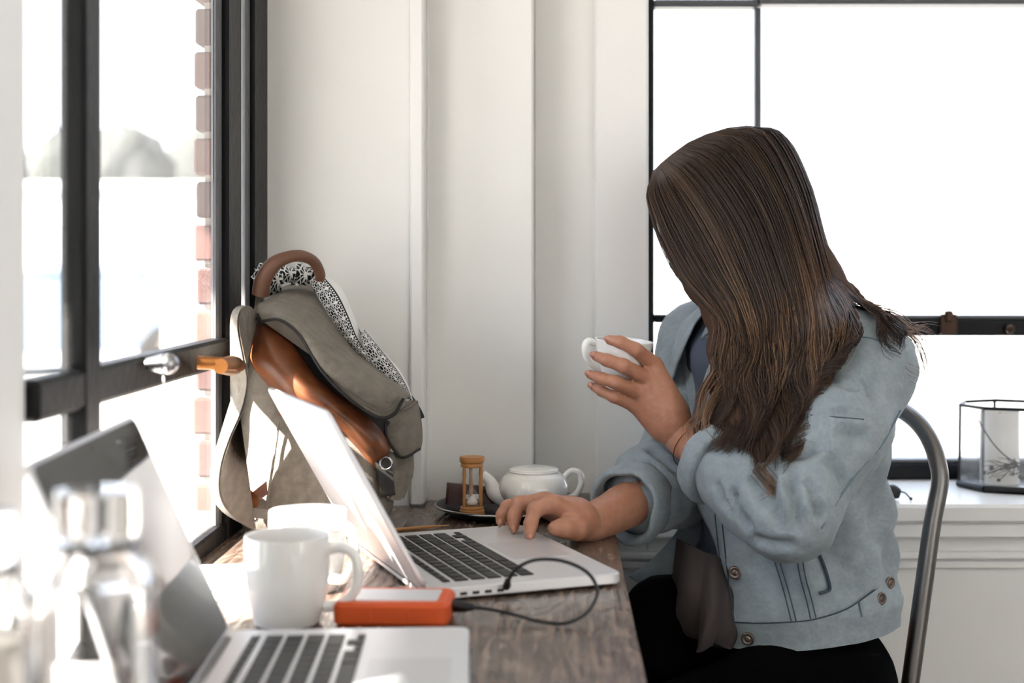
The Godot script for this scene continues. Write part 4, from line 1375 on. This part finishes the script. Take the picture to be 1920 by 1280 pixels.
# ---------------------------------------------------------------- rucksack and scarf
func build_bag() -> void:
	var b := thing("rucksack", "grey canvas rucksack with tan leather trim leaning in the window corner", "rucksack", Vector3.ZERO)
	# the body: rounded-box rings from the counter up, narrowing and leaning to the window
	var lev := [[0.762, -0.425, -0.235, 1.975, 0.080], [0.79, -0.430, -0.230, 1.975, 0.094], [0.85, -0.431, -0.235, 1.975, 0.096], [0.91, -0.428, -0.250, 1.975, 0.092], [0.96, -0.424, -0.278, 1.975, 0.082], [1.005, -0.416, -0.318, 1.975, 0.066], [1.045, -0.405, -0.345, 1.98, 0.045], [1.06, -0.395, -0.36, 1.98, 0.025]]
	var rows := []
	var nn := noise(7.0, 3, 81)
	for i in 40:
		var t := i / 39.0
		var q := []
		for k in 5:
			var col := []
			for l in lev: col.append(l[k])
			q.append(cr(col, t))
		var row := []
		for j in 56:
			var a := TAU * j / 56
			var c := cos(a)
			var s := sin(a)
			var p := Vector3((q[1] + q[2]) / 2 + (q[2] - q[1]) / 2 * signf(c) * absf(c) ** 0.45, q[0], -q[3] + q[4] * signf(s) * absf(s) ** 0.5)
			var k := 0.006 * nn.get_noise_3dv(p) + 0.003 * nn.get_noise_3dv(p * 2.7)
			p += Vector3(c, 0, s) * k
			p.x = maxf(p.x, -0.434)
			row.append(p)
		rows.append(row)
	obj("body", grid_mesh(rows), M.canvas, b)
	# tan leather pouch below the flap
	obj("leather_front", sheet([
		PL([[474, 625, 1.93], [496, 606, 1.90], [540, 640, 1.885], [580, 700, 1.88], [640, 756, 1.88], [700, 798, 1.89], [728, 838, 1.91]]),
		PL([[470, 645, 1.91], [497, 650, 1.865], [538, 690, 1.845], [580, 728, 1.842], [640, 775, 1.848], [698, 818, 1.865], [722, 855, 1.90]]),
		PL([[472, 665, 1.91], [494, 692, 1.87], [535, 725, 1.85], [580, 752, 1.848], [640, 790, 1.855], [692, 838, 1.87], [712, 872, 1.90]]),
		PL([[480, 690, 1.93], [500, 712, 1.90], [535, 742, 1.885], [580, 766, 1.88], [640, 800, 1.88], [688, 848, 1.89], [700, 885, 1.91]])], 60, 22, 0.004, 1, 1,
		func(u, v): return 0.003 * sin(u * 17.0 + v * 5.0) * sin(v * PI)), M.leather, b)
	# dark strip standing for the shadow in the zipped gap under the flap
	obj("zip_gap_shade", sheet([
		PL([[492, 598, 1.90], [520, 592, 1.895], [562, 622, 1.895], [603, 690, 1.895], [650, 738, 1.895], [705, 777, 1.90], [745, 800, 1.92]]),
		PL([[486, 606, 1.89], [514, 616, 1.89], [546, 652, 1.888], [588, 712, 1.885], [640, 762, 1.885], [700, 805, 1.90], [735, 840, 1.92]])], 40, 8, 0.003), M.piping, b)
	# big canvas flap over the top
	var flap_rows := [
		PL([[498, 560, 2.05], [540, 538, 2.07], [592, 536, 2.08], [645, 598, 2.08], [694, 655, 2.07], [745, 716, 2.05], [770, 742, 2.03]]),
		PL([[490, 566, 1.98], [535, 552, 1.97], [590, 574, 1.975], [640, 628, 1.975], [694, 680, 1.97], [745, 722, 1.97], [768, 745, 1.98]]),
		PL([[485, 576, 1.915], [530, 576, 1.895], [582, 610, 1.89], [636, 658, 1.885], [690, 702, 1.88], [738, 734, 1.89], [762, 748, 1.92]]),
		PL([[486, 588, 1.885], [527, 588, 1.868], [572, 622, 1.86], [620, 682, 1.852], [672, 728, 1.85], [722, 760, 1.86], [758, 756, 1.90]]),
		PL([[490, 600, 1.875], [525, 598, 1.865], [562, 626, 1.86], [603, 692, 1.855], [650, 740, 1.853], [706, 778, 1.858], [752, 766, 1.89]])]
	obj("flap", sheet(flap_rows, 64, 34, 0.003, 1, 1, func(u, v): return 0.0035 * sin(u * 9.0 + v * 8.0) * v + 0.004 * exp(-pow((u - 0.62 + v * 0.15) / 0.06, 2.0)) * (1.0 - v)), M.canvas, b)
	obj("flap_piping", tube(PL([[490, 602, 1.868], [525, 600, 1.858], [562, 629, 1.853], [603, 695, 1.848], [650, 743, 1.846], [706, 781, 1.851], [738, 777, 1.865], [756, 748, 1.885]]), 0.0022, 8, 70), M.piping, b)
	obj("flap_stitching", tube(PL([[600, 680, 1.8505], [650, 732, 1.848], [704, 768, 1.853], [732, 766, 1.864], [748, 744, 1.884]]), 0.0009, 6, 60), M.canvas, b)
	# side pocket lid with its own piping
	obj("pocket_lid", sheet([
		PL([[742, 768, 1.92], [760, 752, 1.935], [780, 752, 1.96]]),
		PL([[722, 790, 1.91], [756, 790, 1.92], [787, 790, 1.955]]),
		PL([[726, 822, 1.91], [757, 828, 1.915], [789, 820, 1.95]]),
		PL([[742, 846, 1.915], [758, 856, 1.92], [786, 840, 1.95]])], 20, 22, 0.003), M.canvas, b)
	obj("pocket_piping", tube(PL([[722, 790, 1.905], [726, 822, 1.903], [742, 847, 1.909], [758, 857, 1.914], [787, 841, 1.944]]), 0.002, 8, 30), M.piping, b)
	obj("pocket_lid_seam", tube(PL([[742, 768, 1.914], [760, 766, 1.925], [782, 752, 1.95]]), 0.0015, 8, 20), M.canvas, b)
	obj("side_pocket", sheet([
		PL([[700, 838, 1.905], [735, 850, 1.92], [772, 850, 1.96]]),
		PL([[712, 890, 1.90], [738, 895, 1.915], [766, 890, 1.95]]),
		PL([[722, 930, 1.905], [738, 938, 1.915], [750, 930, 1.94]])], 24, 20, 0.003, 1, 1, func(u, v): return 0.004 * sin(u * 22.0 + v * 3.0)), M.canvas, b)
	obj("side_shade_strip", ribbon(PL([[712, 842, 1.893], [722, 880, 1.888], [728, 930, 1.89]]), Vector3(0.9, 0.1, -0.3), 0.02, 0.003, 20), M.piping, b)  # dark strip put in for the black shading at the bag's side
	var ring := []
	for k in 17: ring.append(P(724, 868, 1.883) + Vector3(0.008 * cos(TAU * k / 16), 0.008 * sin(TAU * k / 16), 0))
	obj("buckle_ring", tube(ring, 0.0013, 8), M.silver, b)
	# leather grip on top
	obj("grip", tube(PL([[488, 552, 1.94], [494, 524, 1.935], [512, 496, 1.935], [540, 482, 1.945], [566, 480, 1.955], [588, 490, 1.97], [599, 510, 1.98], [600, 524, 1.985]]), [0.0115, 0.0115, 0.0105, 0.0085, 0.008, 0.0075, 0.0075, 0.007], 16, 60), M.handle_leather, b)
	obj("grip_loop", ribbon(PL([[488, 545, 1.945], [486, 562, 1.945], [482, 585, 1.92]]), Vector3(0.8, 0, 0.6), 0.014, 0.003, 14), M.canvas, b)
	obj("grip_loop", ribbon(PL([[600, 518, 1.99], [598, 534, 2.0], [594, 548, 2.03]]), Vector3(0.8, 0, 0.6), 0.012, 0.003, 14), M.canvas, b)
	# shoulder strap hanging in a loop towards the window
	obj("shoulder_strap", ribbon(PL([[480, 590, 1.91], [462, 573, 1.87], [443, 582, 1.82], [438, 615, 1.80], [446, 665, 1.80], [454, 712, 1.80], [444, 765, 1.795], [420, 822, 1.79], [404, 875, 1.78], [403, 925, 1.785], [425, 962, 1.82], [470, 990, 1.87]]), Vector3(0.60, 0.0, 0.80), [0.014, 0.018, 0.020, 0.022, 0.024, 0.026, 0.026, 0.026, 0.026, 0.026, 0.026, 0.024], 0.003, 110), M.canvas, b)
	obj("strap_cord", tube(PL([[478, 596, 1.895], [462, 620, 1.87], [448, 650, 1.86]]), 0.003, 8, 14), M.piping, b)
	# leather corner patches and buckled tabs at the foot
	obj("leather_patch", sheet([PL([[527, 752, 1.874], [534, 744, 1.874]]), PL([[520, 776, 1.874], [550, 794, 1.874]])], 6, 6, 0.003), M.leather, b)
	obj("leather_tab", sheet([PL([[448, 944, 1.868], [500, 902, 1.872]]), PL([[452, 962, 1.866], [502, 926, 1.870]])], 12, 6, 0.003), M.leather, b)
	obj("leather_tab", ribbon(PL([[452, 915, 1.868], [466, 930, 1.862], [474, 948, 1.862], [462, 966, 1.866]]), Vector3(0.9, 0.3, 0.2), 0.016, 0.003, 16), M.leather, b)
	obj("buckle", tube(PL([[458, 968, 1.86], [474, 962, 1.858], [482, 974, 1.858], [466, 982, 1.86], [458, 968, 1.86]]), 0.0016, 8, 20), M.silver, b)
	obj("front_seam", tube(PL([[523, 790, 1.8735], [512, 870, 1.8715], [498, 958, 1.872]]), 0.0016, 8, 24), M.canvas, b)
	obj("hanging_strap", sheet([PL([[470, 952, 1.86], [560, 962, 1.85]]), PL([[462, 968, 1.855], [556, 982, 1.846]])], 16, 6, 0.003), M.canvas, b)
	obj("black_cord", tube(PL([[770, 744, 1.98], [780, 760, 1.972], [788, 776, 1.97], [791, 784, 1.97]]), [0.003, 0.0035, 0.004, 0.004], 10, 16), M.piping, b)
	# the scarf, knotted round the grip and hanging down the back of the flap
	var s := thing("patterned_scarf", "white scarf with black geometric print tied to the rucksack grip", "scarf", P(590, 520, 2.0))
	var place := func(o: Node3D): o.position = -s.position
	place.call(obj("hanging_end", sheet([
		PL([[580, 528, 1.990], [598, 560, 1.985], [622, 600, 1.975], [648, 640, 1.968], [682, 678, 1.965]]),
		PL([[594, 514, 1.985], [620, 552, 1.972], [642, 592, 1.962], [665, 640, 1.955], [700, 682, 1.955]]),
		PL([[606, 510, 2.000], [640, 540, 1.995], [660, 582, 1.985], [680, 635, 1.975], [712, 690, 1.965]])], 50, 24, 0.0015, 1.9, 1.0), scarf_turned(), s))
	place.call(obj("hanging_end", sheet([
		PL([[676, 622, 1.962], [684, 658, 1.958], [712, 700, 1.955], [740, 728, 1.955], [764, 748, 1.962]]),
		PL([[680, 618, 1.966], [704, 650, 1.95], [732, 690, 1.948], [754, 720, 1.95], [770, 748, 1.958]]),
		PL([[686, 618, 1.985], [722, 662, 1.975], [748, 692, 1.97], [765, 722, 1.97], [775, 752, 1.965]])], 50, 24, 0.0015, 1.8, 0.9), scarf_turned(), s))
	for k in [[[478, 505], [492, 498], [500, 515], [486, 545], [476, 520], 1.97], [[498, 530], [512, 505], [530, 510], [524, 545], [505, 552], 1.985], [[545, 505], [565, 498], [592, 508], [575, 530], [545, 532], 2.01], [[516, 512], [535, 498], [556, 506], [550, 526], [524, 532], 2.0]]:
		var d: float = k[5]
		place.call(obj("knot_fold", sheet([
			PL([[k[0][0], k[0][1], d + 0.01], [k[1][0], k[1][1], d + 0.012], [k[2][0], k[2][1], d + 0.01]]),
			PL([[k[0][0], (k[0][1] + k[4][1]) / 2.0, d - 0.012], [(k[1][0] + k[3][0]) / 2.0, (k[1][1] + k[3][1]) / 2.0, d - 0.022], [k[2][0], (k[2][1] + k[3][1]) / 2.0, d - 0.01]]),
			PL([[k[4][0], k[4][1], d + 0.008], [(k[3][0] + k[4][0]) / 2.0, k[3][1], d + 0.0], [k[3][0], k[3][1], d + 0.01]])], 16, 16, 0.002, 0.6, 0.35, func(u, v): return 0.003 * sin(u * 11.0 + v * 6.0)), M.scarf, s))

func scarf_turned() -> StandardMaterial3D:       # the print's length runs along the sheet
	if not M.has("scarf_long"):
		var im: Image = (M.scarf.albedo_texture as ImageTexture).get_image().duplicate()
		im.rotate_90(CLOCKWISE)
		M.scarf_long = mat(Color.WHITE, 0.9)
		M.scarf_long.albedo_texture = ImageTexture.create_from_image(im)
	return M.scarf_long

# ---------------------------------------------------------------- laptops and what is plugged in
func laptop(label: String, at: Vector3, turn: float, open: float) -> Node3D:
	var t := thing("laptop", label, "laptop", at, turn, "")
	var deep := 0.227
	var wide := 0.325
	var base := obj("base", slab(deep, wide, 0.003, 0.015, 0.012), M.alu, t, Vector3(deep / 2, 0, 0))
	obj("foot_strip", slab(deep - 0.04, wide - 0.04, 0.0, 0.0035, 0.008), M.rubber, t, Vector3(deep / 2, 0, 0))
	# keyboard: six rows, counted from the hinge; places are relative to the base's middle
	var sizes := {}
	var row_x := [0.030, 0.0475, 0.0665, 0.0855, 0.1045, 0.1235]
	var rows := [[1, 1, 1, 1, 1, 1, 1, 1, 1, 1, 1, 1, 1, 1], [1, 1, 1, 1, 1, 1, 1, 1, 1, 1, 1, 1, 1, 1.5], [1.5, 1, 1, 1, 1, 1, 1, 1, 1, 1, 1, 1, 1, 1], [1.75, 1, 1, 1, 1, 1, 1, 1, 1, 1, 1, 1, 1.75], [2.25, 1, 1, 1, 1, 1, 1, 1, 1, 1, 1, 2.25], [1, 1, 1, 1.25, 5, 1.25, 1, 1, 1, 1]]
	for r in 6:
		var total := 0.0
		for k in rows[r]: total += k
		var unit := 0.272 / total
		var z := 0.136
		for i in rows[r].size():
			var k: float = rows[r][i]
			var w: float = k * unit - 0.0032
			var dx := 0.0085 if r == 0 else 0.0155
			var name := "%.4f_%d" % [w, r]
			if not sizes.has(name): sizes[name] = rbox(Vector3(dx, 0.0018, w), 0.0007)
			var cut: bool = r == 5 and (i == 7 or i == 9)
			var px: float = row_x[r] - deep / 2 + (0.004 if cut else 0.0)
			if cut: obj("key", rbox(Vector3(0.0072, 0.0018, w), 0.0007), M.key, base, Vector3(px, 0.0156, z - k * unit / 2))
			else: obj("key", sizes[name], M.key, base, Vector3(px, 0.0156, z - k * unit / 2))
			z -= k * unit
	obj("trackpad", slab(0.072, 0.105, 0.0148, 0.0154, 0.004, 0.0002), M.trackpad, base, Vector3(0.176 - deep / 2, 0, 0))
	for k in 5: obj("port", bx(0.022 + k * 0.014 - deep / 2, 0.030 + k * 0.014 - deep / 2, 0.006, 0.0095, wide / 2 - 0.001, wide / 2 + 0.0004, 0.0003), M.rubber, base)
	obj("hinge", tube([Vector3(0.004, 0.012, -0.13), Vector3(0.004, 0.012, 0.13)], 0.0055, 12), M.bezel, t)
	# lid: leaning back from the hinge
	var lid := Node3D.new()
	lid.name = "lid"
	t.add_child(lid)
	lid.position = Vector3(0.002, 0.014, 0)
	lid.rotation.z = open - PI / 2          # local y runs up the lid, +x is the screen side
	var turned := Transform3D(Basis(Vector3.BACK, PI / 2), Vector3(0, 0.112, 0))
	obj("shell", join([[slab(0.222, wide, -0.0005, 0.0055, 0.012), turned]]), M.alu, lid)
	obj("screen_glass", join([[slab(0.214, wide - 0.008, -0.0009, -0.0004, 0.01, 0.0001), turned]]), M.bezel, lid)
	obj("display", join([[slab(0.182, 0.287, -0.0012, -0.0008, 0.001, 0.0001), Transform3D(Basis(Vector3.BACK, PI / 2), Vector3(0, 0.116, 0))]]), M.screen, lid)
	obj("camera_bar", bx(0.0008, 0.0014, 0.211, 0.214, -0.004, 0.004, 0.0002), M.rubber, lid)
	return t

func build_laptops() -> void:
	M.trackpad = mat(Color(0.80, 0.80, 0.81), 0.32, 0.4)
	laptop("open silver laptop under the woman's typing hand", Vector3(-0.201, TAB, -1.676), deg_to_rad(22.0), deg_to_rad(29.0) + PI / 2)
	laptop("open silver laptop with dark mirroring screen beside the glass bottles", Vector3(-0.303, TAB, -1.197), deg_to_rad(3.5), deg_to_rad(24.0) + PI / 2)
	# rugged orange drive
	var d := thing("portable_drive", "orange rubber-cased portable hard drive lying between the laptops", "hard drive", Vector3(-0.167, TAB, -1.463), deg_to_rad(-2.0))
	obj("bumper", join([slab(0.116, 0.074, 0.0, 0.024, 0.010, 0.004)]), M.orange, d)
	for s in [-0.02, 0.018]: obj("groove_rib", bx(s - 0.0012, s + 0.0012, 0.006, 0.018, 0.0365, 0.0378, 0.0005), M.orange, d)
	obj("label_plate", slab(0.090, 0.050, 0.0236, 0.0246, 0.003, 0.0003), mat(Color(0.78, 0.78, 0.79), 0.45, 0.3), d)
	# its cable
	var k := thing("drive_cable", "black cable looping from the orange drive to the laptop's side", "cable", P(880, 1140, 1.46))
	var o := obj("cord", tube([P(884, 1138, 1.455), P(920, 1142, 1.455), P(965, 1152, 1.447), P(1010, 1164, 1.435), P(1060, 1168, 1.43), P(1100, 1148, 1.445), P(1120, 1112, 1.47), P(1108, 1080, 1.48), P(1080, 1060, 1.48), P(1042, 1049, 1.485), P(1000, 1050, 1.495), P(968, 1066, 1.51), P(954, 1086, 1.525), P(951, 1096, 1.54)], 0.0019, 10, 120), M.rubber, k)
	o.position = -k.position
	o = obj("plug", tube([P(842, 1134, 1.463), P(852, 1135, 1.462), P(874, 1137, 1.457), P(890, 1138, 1.455)], [0.0068, 0.0068, 0.0055, 0.003], 12, 12), M.rubber, k)
	o.position = -k.position
	o = obj("plug", tube([P(952, 1088, 1.531), P(951, 1096, 1.545), P(950, 1099, 1.554)], [0.003, 0.0042, 0.0042], 12, 8), M.rubber, k)
	o.position = -k.position

# ---------------------------------------------------------------- crockery and small things
func mug(label: String, at: Vector3, turn: float) -> void:
	var t := thing("mug", label, "mug", at, turn)
	obj("bowl", lathe(smooth_prof([[0.0, 0.002], [0.028, 0.001], [0.033, 0.004], [0.040, 0.03], [0.0425, 0.06], [0.0425, 0.086], [0.0418, 0.0875], [0.0402, 0.086], [0.039, 0.06], [0.036, 0.03], [0.029, 0.008], [0.0, 0.006]], 60), 48), M.white_china, t)
	var path := []
	for p in [[0.0405, 0.074], [0.055, 0.077], [0.068, 0.070], [0.0725, 0.052], [0.069, 0.034], [0.056, 0.020], [0.038, 0.017]]: path.append(Vector3(p[0], p[1], 0))
	obj("handle", tube(path, [0.006, 0.0058, 0.0055, 0.0055, 0.0055, 0.0058, 0.006], 14, 40), M.white_china, t)
	obj("coffee", lathe([[0.0, 0.069], [0.0393, 0.069], [0.0393, 0.070], [0.0, 0.0702]], 32), mat(Color(0.62, 0.58, 0.55), 0.1), t)

func build_tableware() -> void:
	mug("white mug standing at the corner of the mirroring laptop", Vector3(-0.274, TAB, -1.447), deg_to_rad(-6.0))
	mug("white mug tucked against the laptop lid, behind the other mug", Vector3(-0.279, TAB, -1.592), deg_to_rad(-36.0))
	# tray with hourglass, teapot and packet
	var c := Vector3(-0.072, TAB, -2.085)
	var tray := thing("pewter_tray", "round dark metal tray under the teapot and hourglass", "tray", c)
	obj("dish", lathe(smooth_prof([[0.0, 0.0], [0.075, 0.0], [0.092, 0.004], [0.108, 0.012], [0.1085, 0.0135], [0.106, 0.0135], [0.09, 0.0065], [0.074, 0.003], [0.0, 0.0025]], 50), 64), M.lead, tray)
	obj("rim", tube(circle(Vector3(0, 0.0135, 0), 0.1078, 64), 0.0018, 8), M.silver, tray)
	var tp := thing("teapot", "small white porcelain teapot standing on the round tray", "teapot", Vector3(-0.038, TAB + 0.003, -2.09))
	obj("belly", lathe(smooth_prof([[0.0, 0.001], [0.03, 0.0], [0.036, 0.006], [0.048, 0.022], [0.0505, 0.034], [0.046, 0.048], [0.037, 0.0555], [0.034, 0.0575], [0.032, 0.056], [0.04, 0.045], [0.045, 0.032], [0.03, 0.006], [0.0, 0.004]], 70), 48), M.white_china, tp)
	obj("lid", lathe(smooth_prof([[0.0, 0.056], [0.034, 0.0565], [0.036, 0.059], [0.034, 0.0615], [0.02, 0.064], [0.008, 0.0645], [0.0, 0.0645]], 40), 40), M.white_china, tp)
	obj("spout", tube([Vector3(-0.038, 0.016, 0), Vector3(-0.056, 0.026, 0), Vector3(-0.064, 0.042, 0), Vector3(-0.075, 0.053, 0)], [0.016, 0.0125, 0.0085, 0.0062], 18, 26), M.white_china, tp)
	obj("handle", tube([Vector3(0.044, 0.048, 0), Vector3(0.054, 0.057, 0), Vector3(0.066, 0.054, 0), Vector3(0.069, 0.040, 0), Vector3(0.062, 0.024, 0), Vector3(0.046, 0.016, 0)], 0.0046, 12, 34), M.white_china, tp)
	var hg := thing("hourglass", "small wooden hourglass standing on the round tray", "hourglass", P(885, 962, 2.03) * Vector3(1, 0, 1) + Vector3(0, TAB + 0.004, 0))
	obj("base", lathe(smooth_prof([[0.0, 0.0], [0.0165, 0.0], [0.0175, 0.002], [0.0175, 0.009], [0.016, 0.011], [0.015, 0.015], [0.0, 0.0155]], 30), 28), M.wood_light, hg)
	obj("top", lathe(smooth_prof([[0.0, 0.070], [0.0145, 0.0705], [0.016, 0.073], [0.0155, 0.076], [0.0175, 0.078], [0.0175, 0.083], [0.016, 0.085], [0.0, 0.085]], 36), 28), M.wood_light, hg)
	for k in 3:
		var a := TAU * k / 3 + 0.35
		obj("post", lathe(smooth_prof([[0.0022, 0.014], [0.0028, 0.025], [0.0022, 0.03], [0.0028, 0.043], [0.0022, 0.055], [0.0028, 0.06], [0.0022, 0.072]], 24), 10), M.wood_light, hg, Vector3(0.0135 * cos(a), 0, 0.0135 * sin(a)))
	obj("glass_bulbs", lathe(smooth_prof([[0.0, 0.0158], [0.008, 0.017], [0.0095, 0.024], [0.006, 0.035], [0.0016, 0.0425], [0.006, 0.05], [0.0095, 0.061], [0.008, 0.0695], [0.0, 0.0698]], 44), 22), M.glass, hg)
	obj("sand", lathe([[0.0, 0.0175], [0.0078, 0.0178], [0.008, 0.022], [0.004, 0.027], [0.0, 0.030]], 18), M.sand, hg)
	var pk := thing("tea_packet", "dark red folded packet lying behind the hourglass on the tray", "packet", Vector3(-0.128, TAB + 0.009, -2.10), 0.15)
	obj("pouch", sheet([[Vector3(-0.04, 0.004, 0.012), Vector3(0.0, 0.002, 0.016), Vector3(0.042, 0.004, 0.012)], [Vector3(-0.038, 0.026, 0.004), Vector3(0.0, 0.024, 0.010), Vector3(0.038, 0.02, 0.006)], [Vector3(-0.036, 0.031, -0.012), Vector3(0.0, 0.027, -0.012), Vector3(0.036, 0.022, -0.012)], [Vector3(-0.036, 0.004, -0.02), Vector3(0.0, 0.002, -0.022), Vector3(0.036, 0.004, -0.02)]], 18, 18, 0.002), M.maroon, pk)
	obj("paper_tag", bx(-0.012, 0.008, 0.011, 0.018, 0.0155, 0.0165, 0.0003), M.paper, pk)
	var st := thing("stir_stick", "pale wooden stir stick lying behind the laptop", "stick", P(788, 993, 1.955) * Vector3(1, 0, 1) + Vector3(0, TAB + 0.0025, 0), deg_to_rad(24.0))
	obj("blade", tube([Vector3(-0.045, 0, 0), Vector3(-0.02, 0, 0), Vector3(0.02, 0, 0.0), Vector3(0.042, 0, 0)], [0.0024, 0.0024, 0.0018, 0.0006], 8, 12), M.wood_light, st)
	# a notebook between mug and strap
	var nb := thing("notebook", "small pale notebook lying by the window behind the mugs", "notebook", Vector3(-0.375, TAB, -1.60), deg_to_rad(8.0))
	obj("pages", bx(-0.035, 0.035, 0.002, 0.012, -0.06, 0.06, 0.0008), M.paper, nb)
	obj("cover", join([bx(-0.037, 0.037, 0.0, 0.0022, -0.062, 0.062, 0.0005), bx(-0.037, 0.037, 0.012, 0.0142, -0.062, 0.062, 0.0005), bx(-0.037, -0.035, 0.0, 0.0142, -0.062, 0.062, 0.0005)]), mat(Color(0.72, 0.73, 0.74), 0.6), nb)
	# two glass bottles at the window
	bottle("squat clear glass bottle with wide glass stopper before the mirroring screen", Vector3(-0.277, TAB, -0.86), 1.0)
	bottle("clear glass bottle of sugar pressed against the window pier", Vector3(-0.338, TAB, -0.83), 0.96)

func circle(c: Vector3, r: float, n: int) -> Array:
	var o := []
	for k in n + 1: o.append(c + Vector3(r * cos(TAU * k / n), 0, r * sin(TAU * k / n)))
	return o

func bottle(label: String, at: Vector3, s: float) -> void:
	var t := thing("glass_bottle", label, "bottle", at)
	t.scale = Vector3.ONE * s
	obj("body", lathe(smooth_prof([[0.0, 0.004], [0.028, 0.003], [0.034, 0.008], [0.035, 0.05], [0.035, 0.16], [0.033, 0.178], [0.025, 0.188], [0.022, 0.191], [0.019, 0.19], [0.022, 0.184], [0.029, 0.172], [0.031, 0.155], [0.031, 0.03], [0.026, 0.012], [0.0, 0.012]], 80), 40), M.clear, t)
	obj("collar", lathe([[0.0195, 0.1905], [0.0245, 0.191], [0.0245, 0.195], [0.0195, 0.1955]], 32), M.rubber, t)
	obj("stopper", lathe(smooth_prof([[0.0, 0.196], [0.022, 0.196], [0.024, 0.199], [0.024, 0.222], [0.022, 0.226], [0.0, 0.2265]], 40), 32), M.clear, t)
	if s < 1.0: obj("sugar", lathe(smooth_prof([[0.0, 0.0125], [0.025, 0.013], [0.030, 0.03], [0.030, 0.14], [0.0285, 0.15], [0.0, 0.155]], 40), 28), M.sand, t)
	else: obj("label", sheet_label(), M.paper, t)

func sheet_label() -> ArrayMesh:
	var a := []
	var b := []
	for k in 9:
		var w := -0.2 + 1.1 * k / 8.0 + PI / 2 - 0.4
		a.append(Vector3(0.0352 * cos(w), 0.07, 0.0352 * sin(w)))
		b.append(Vector3(0.0352 * cos(w), 0.13, 0.0352 * sin(w)))
	return sheet([a, b], 18, 4, -0.0004)

func build_sill_things() -> void:
	var at := Vector3(0.757, 0.745, -2.425)
	var l := thing("glass_lantern", "leaded glass lantern standing on the white window sill", "lantern", at)
	var r := 0.083
	var h := 0.138
	var top := []
	var bot := []
	for k in 9:
		var a := TAU * k / 8.0
		top.append(Vector3(r * cos(a), h, r * sin(a)))
		bot.append(Vector3(r * cos(a) * 1.02, 0.006, r * sin(a) * 1.02))
	for k in 8:
		obj("rim_bar", tube([top[k], top[k + 1]], 0.003, 8), M.lead, l)
		obj("foot_bar", tube([bot[k], bot[k + 1]], 0.006, 8), M.lead, l)
		if k in [0, 4, 6]: obj("corner_bar", tube([bot[k], top[k] + Vector3(0, -0.012, 0), top[k] + Vector3(0, 0.0, 0)], 0.0028, 8), M.lead, l)
		obj("pane", sheet([[bot[k], bot[k + 1]], [top[k], top[k + 1]]], 3, 3, 0.0015), M.glass, l)
	obj("floor_pane", lathe([[0.0, 0.002], [r * 0.98, 0.002], [r * 0.98, 0.005], [0.0, 0.005]], 8), M.silver, l)
	var cn := thing("pillar_candle", "white pillar candle standing inside the glass lantern", "candle", at + Vector3(-0.010, 0.006, -0.022))
	obj("wax", lathe(smooth_prof([[0.0, 0.0], [0.031, 0.0], [0.0325, 0.003], [0.0325, 0.11], [0.031, 0.113], [0.024, 0.1105], [0.0, 0.11]], 36), 36), M.wax, cn)
	obj("wick", tube([Vector3(0, 0.11, 0), Vector3(0.001, 0.118, 0)], 0.0009, 6), M.twig, cn)
	var tw := thing("dried_twigs", "dried twigs with seed heads lying in the glass lantern", "twigs", at + Vector3(-0.01, 0.008, 0.03))
	var r2 := RandomNumberGenerator.new()
	r2.seed = 12
	obj("stem", tube([Vector3(-0.055, 0.11, 0.01), Vector3(-0.03, 0.07, 0.012), Vector3(0.0, 0.043, 0.01), Vector3(0.03, 0.034, 0.006), Vector3(0.055, 0.034, 0.0)], 0.0012, 6, 24), M.twig, tw)
	obj("stem", tube([Vector3(0.06, 0.06, 0.0), Vector3(0.03, 0.036, 0.008), Vector3(-0.01, 0.03, 0.012), Vector3(-0.04, 0.02, 0.01)], 0.0012, 6, 24), M.twig, tw)
	for s in 26:
		var p := Vector3(r2.randf_range(-0.045, 0.02), r2.randf_range(0.006, 0.045), r2.randf_range(-0.004, 0.018))
		var pts := [Vector3(0.012, 0.035, 0.008)]
		for k in 3: pts.append(pts[0].lerp(p, (k + 1) / 3.0) + Vector3(r2.randf_range(-1, 1), r2.randf_range(-1, 1), r2.randf_range(-1, 1)) * 0.005)
		obj("twig", tube(pts, 0.0006, 5, 10), M.twig, tw)
	for s in 7:
		obj("seed_head", ball_mesh(0.0032 + 0.001 * (s % 2)), M.twig, tw, Vector3(-0.045 + s * 0.012, 0.022 + 0.012 * sin(s * 2.4), 0.012))
	var k := thing("black_clip", "small black clip lying on the white sill behind the woman", "clip", P(1672, 938, 2.29) * Vector3(1, 0, 1) + Vector3(0, 0.745, 0))
	obj("body", tube([Vector3(-0.012, 0.010, 0), Vector3(0.0, 0.013, 0), Vector3(0.012, 0.010, 0)], [0.006, 0.012, 0.008], 12, 10), M.rubber, k)
	obj("arm", tube([Vector3(0.008, 0.014, 0), Vector3(0.020, 0.012, 0.003), Vector3(0.029, 0.0025, 0.006)], 0.0012, 6, 10), M.rubber, k)
	obj("arm_tip", ball_mesh(0.0026), M.rubber, k, Vector3(0.029, 0.003, 0.006))
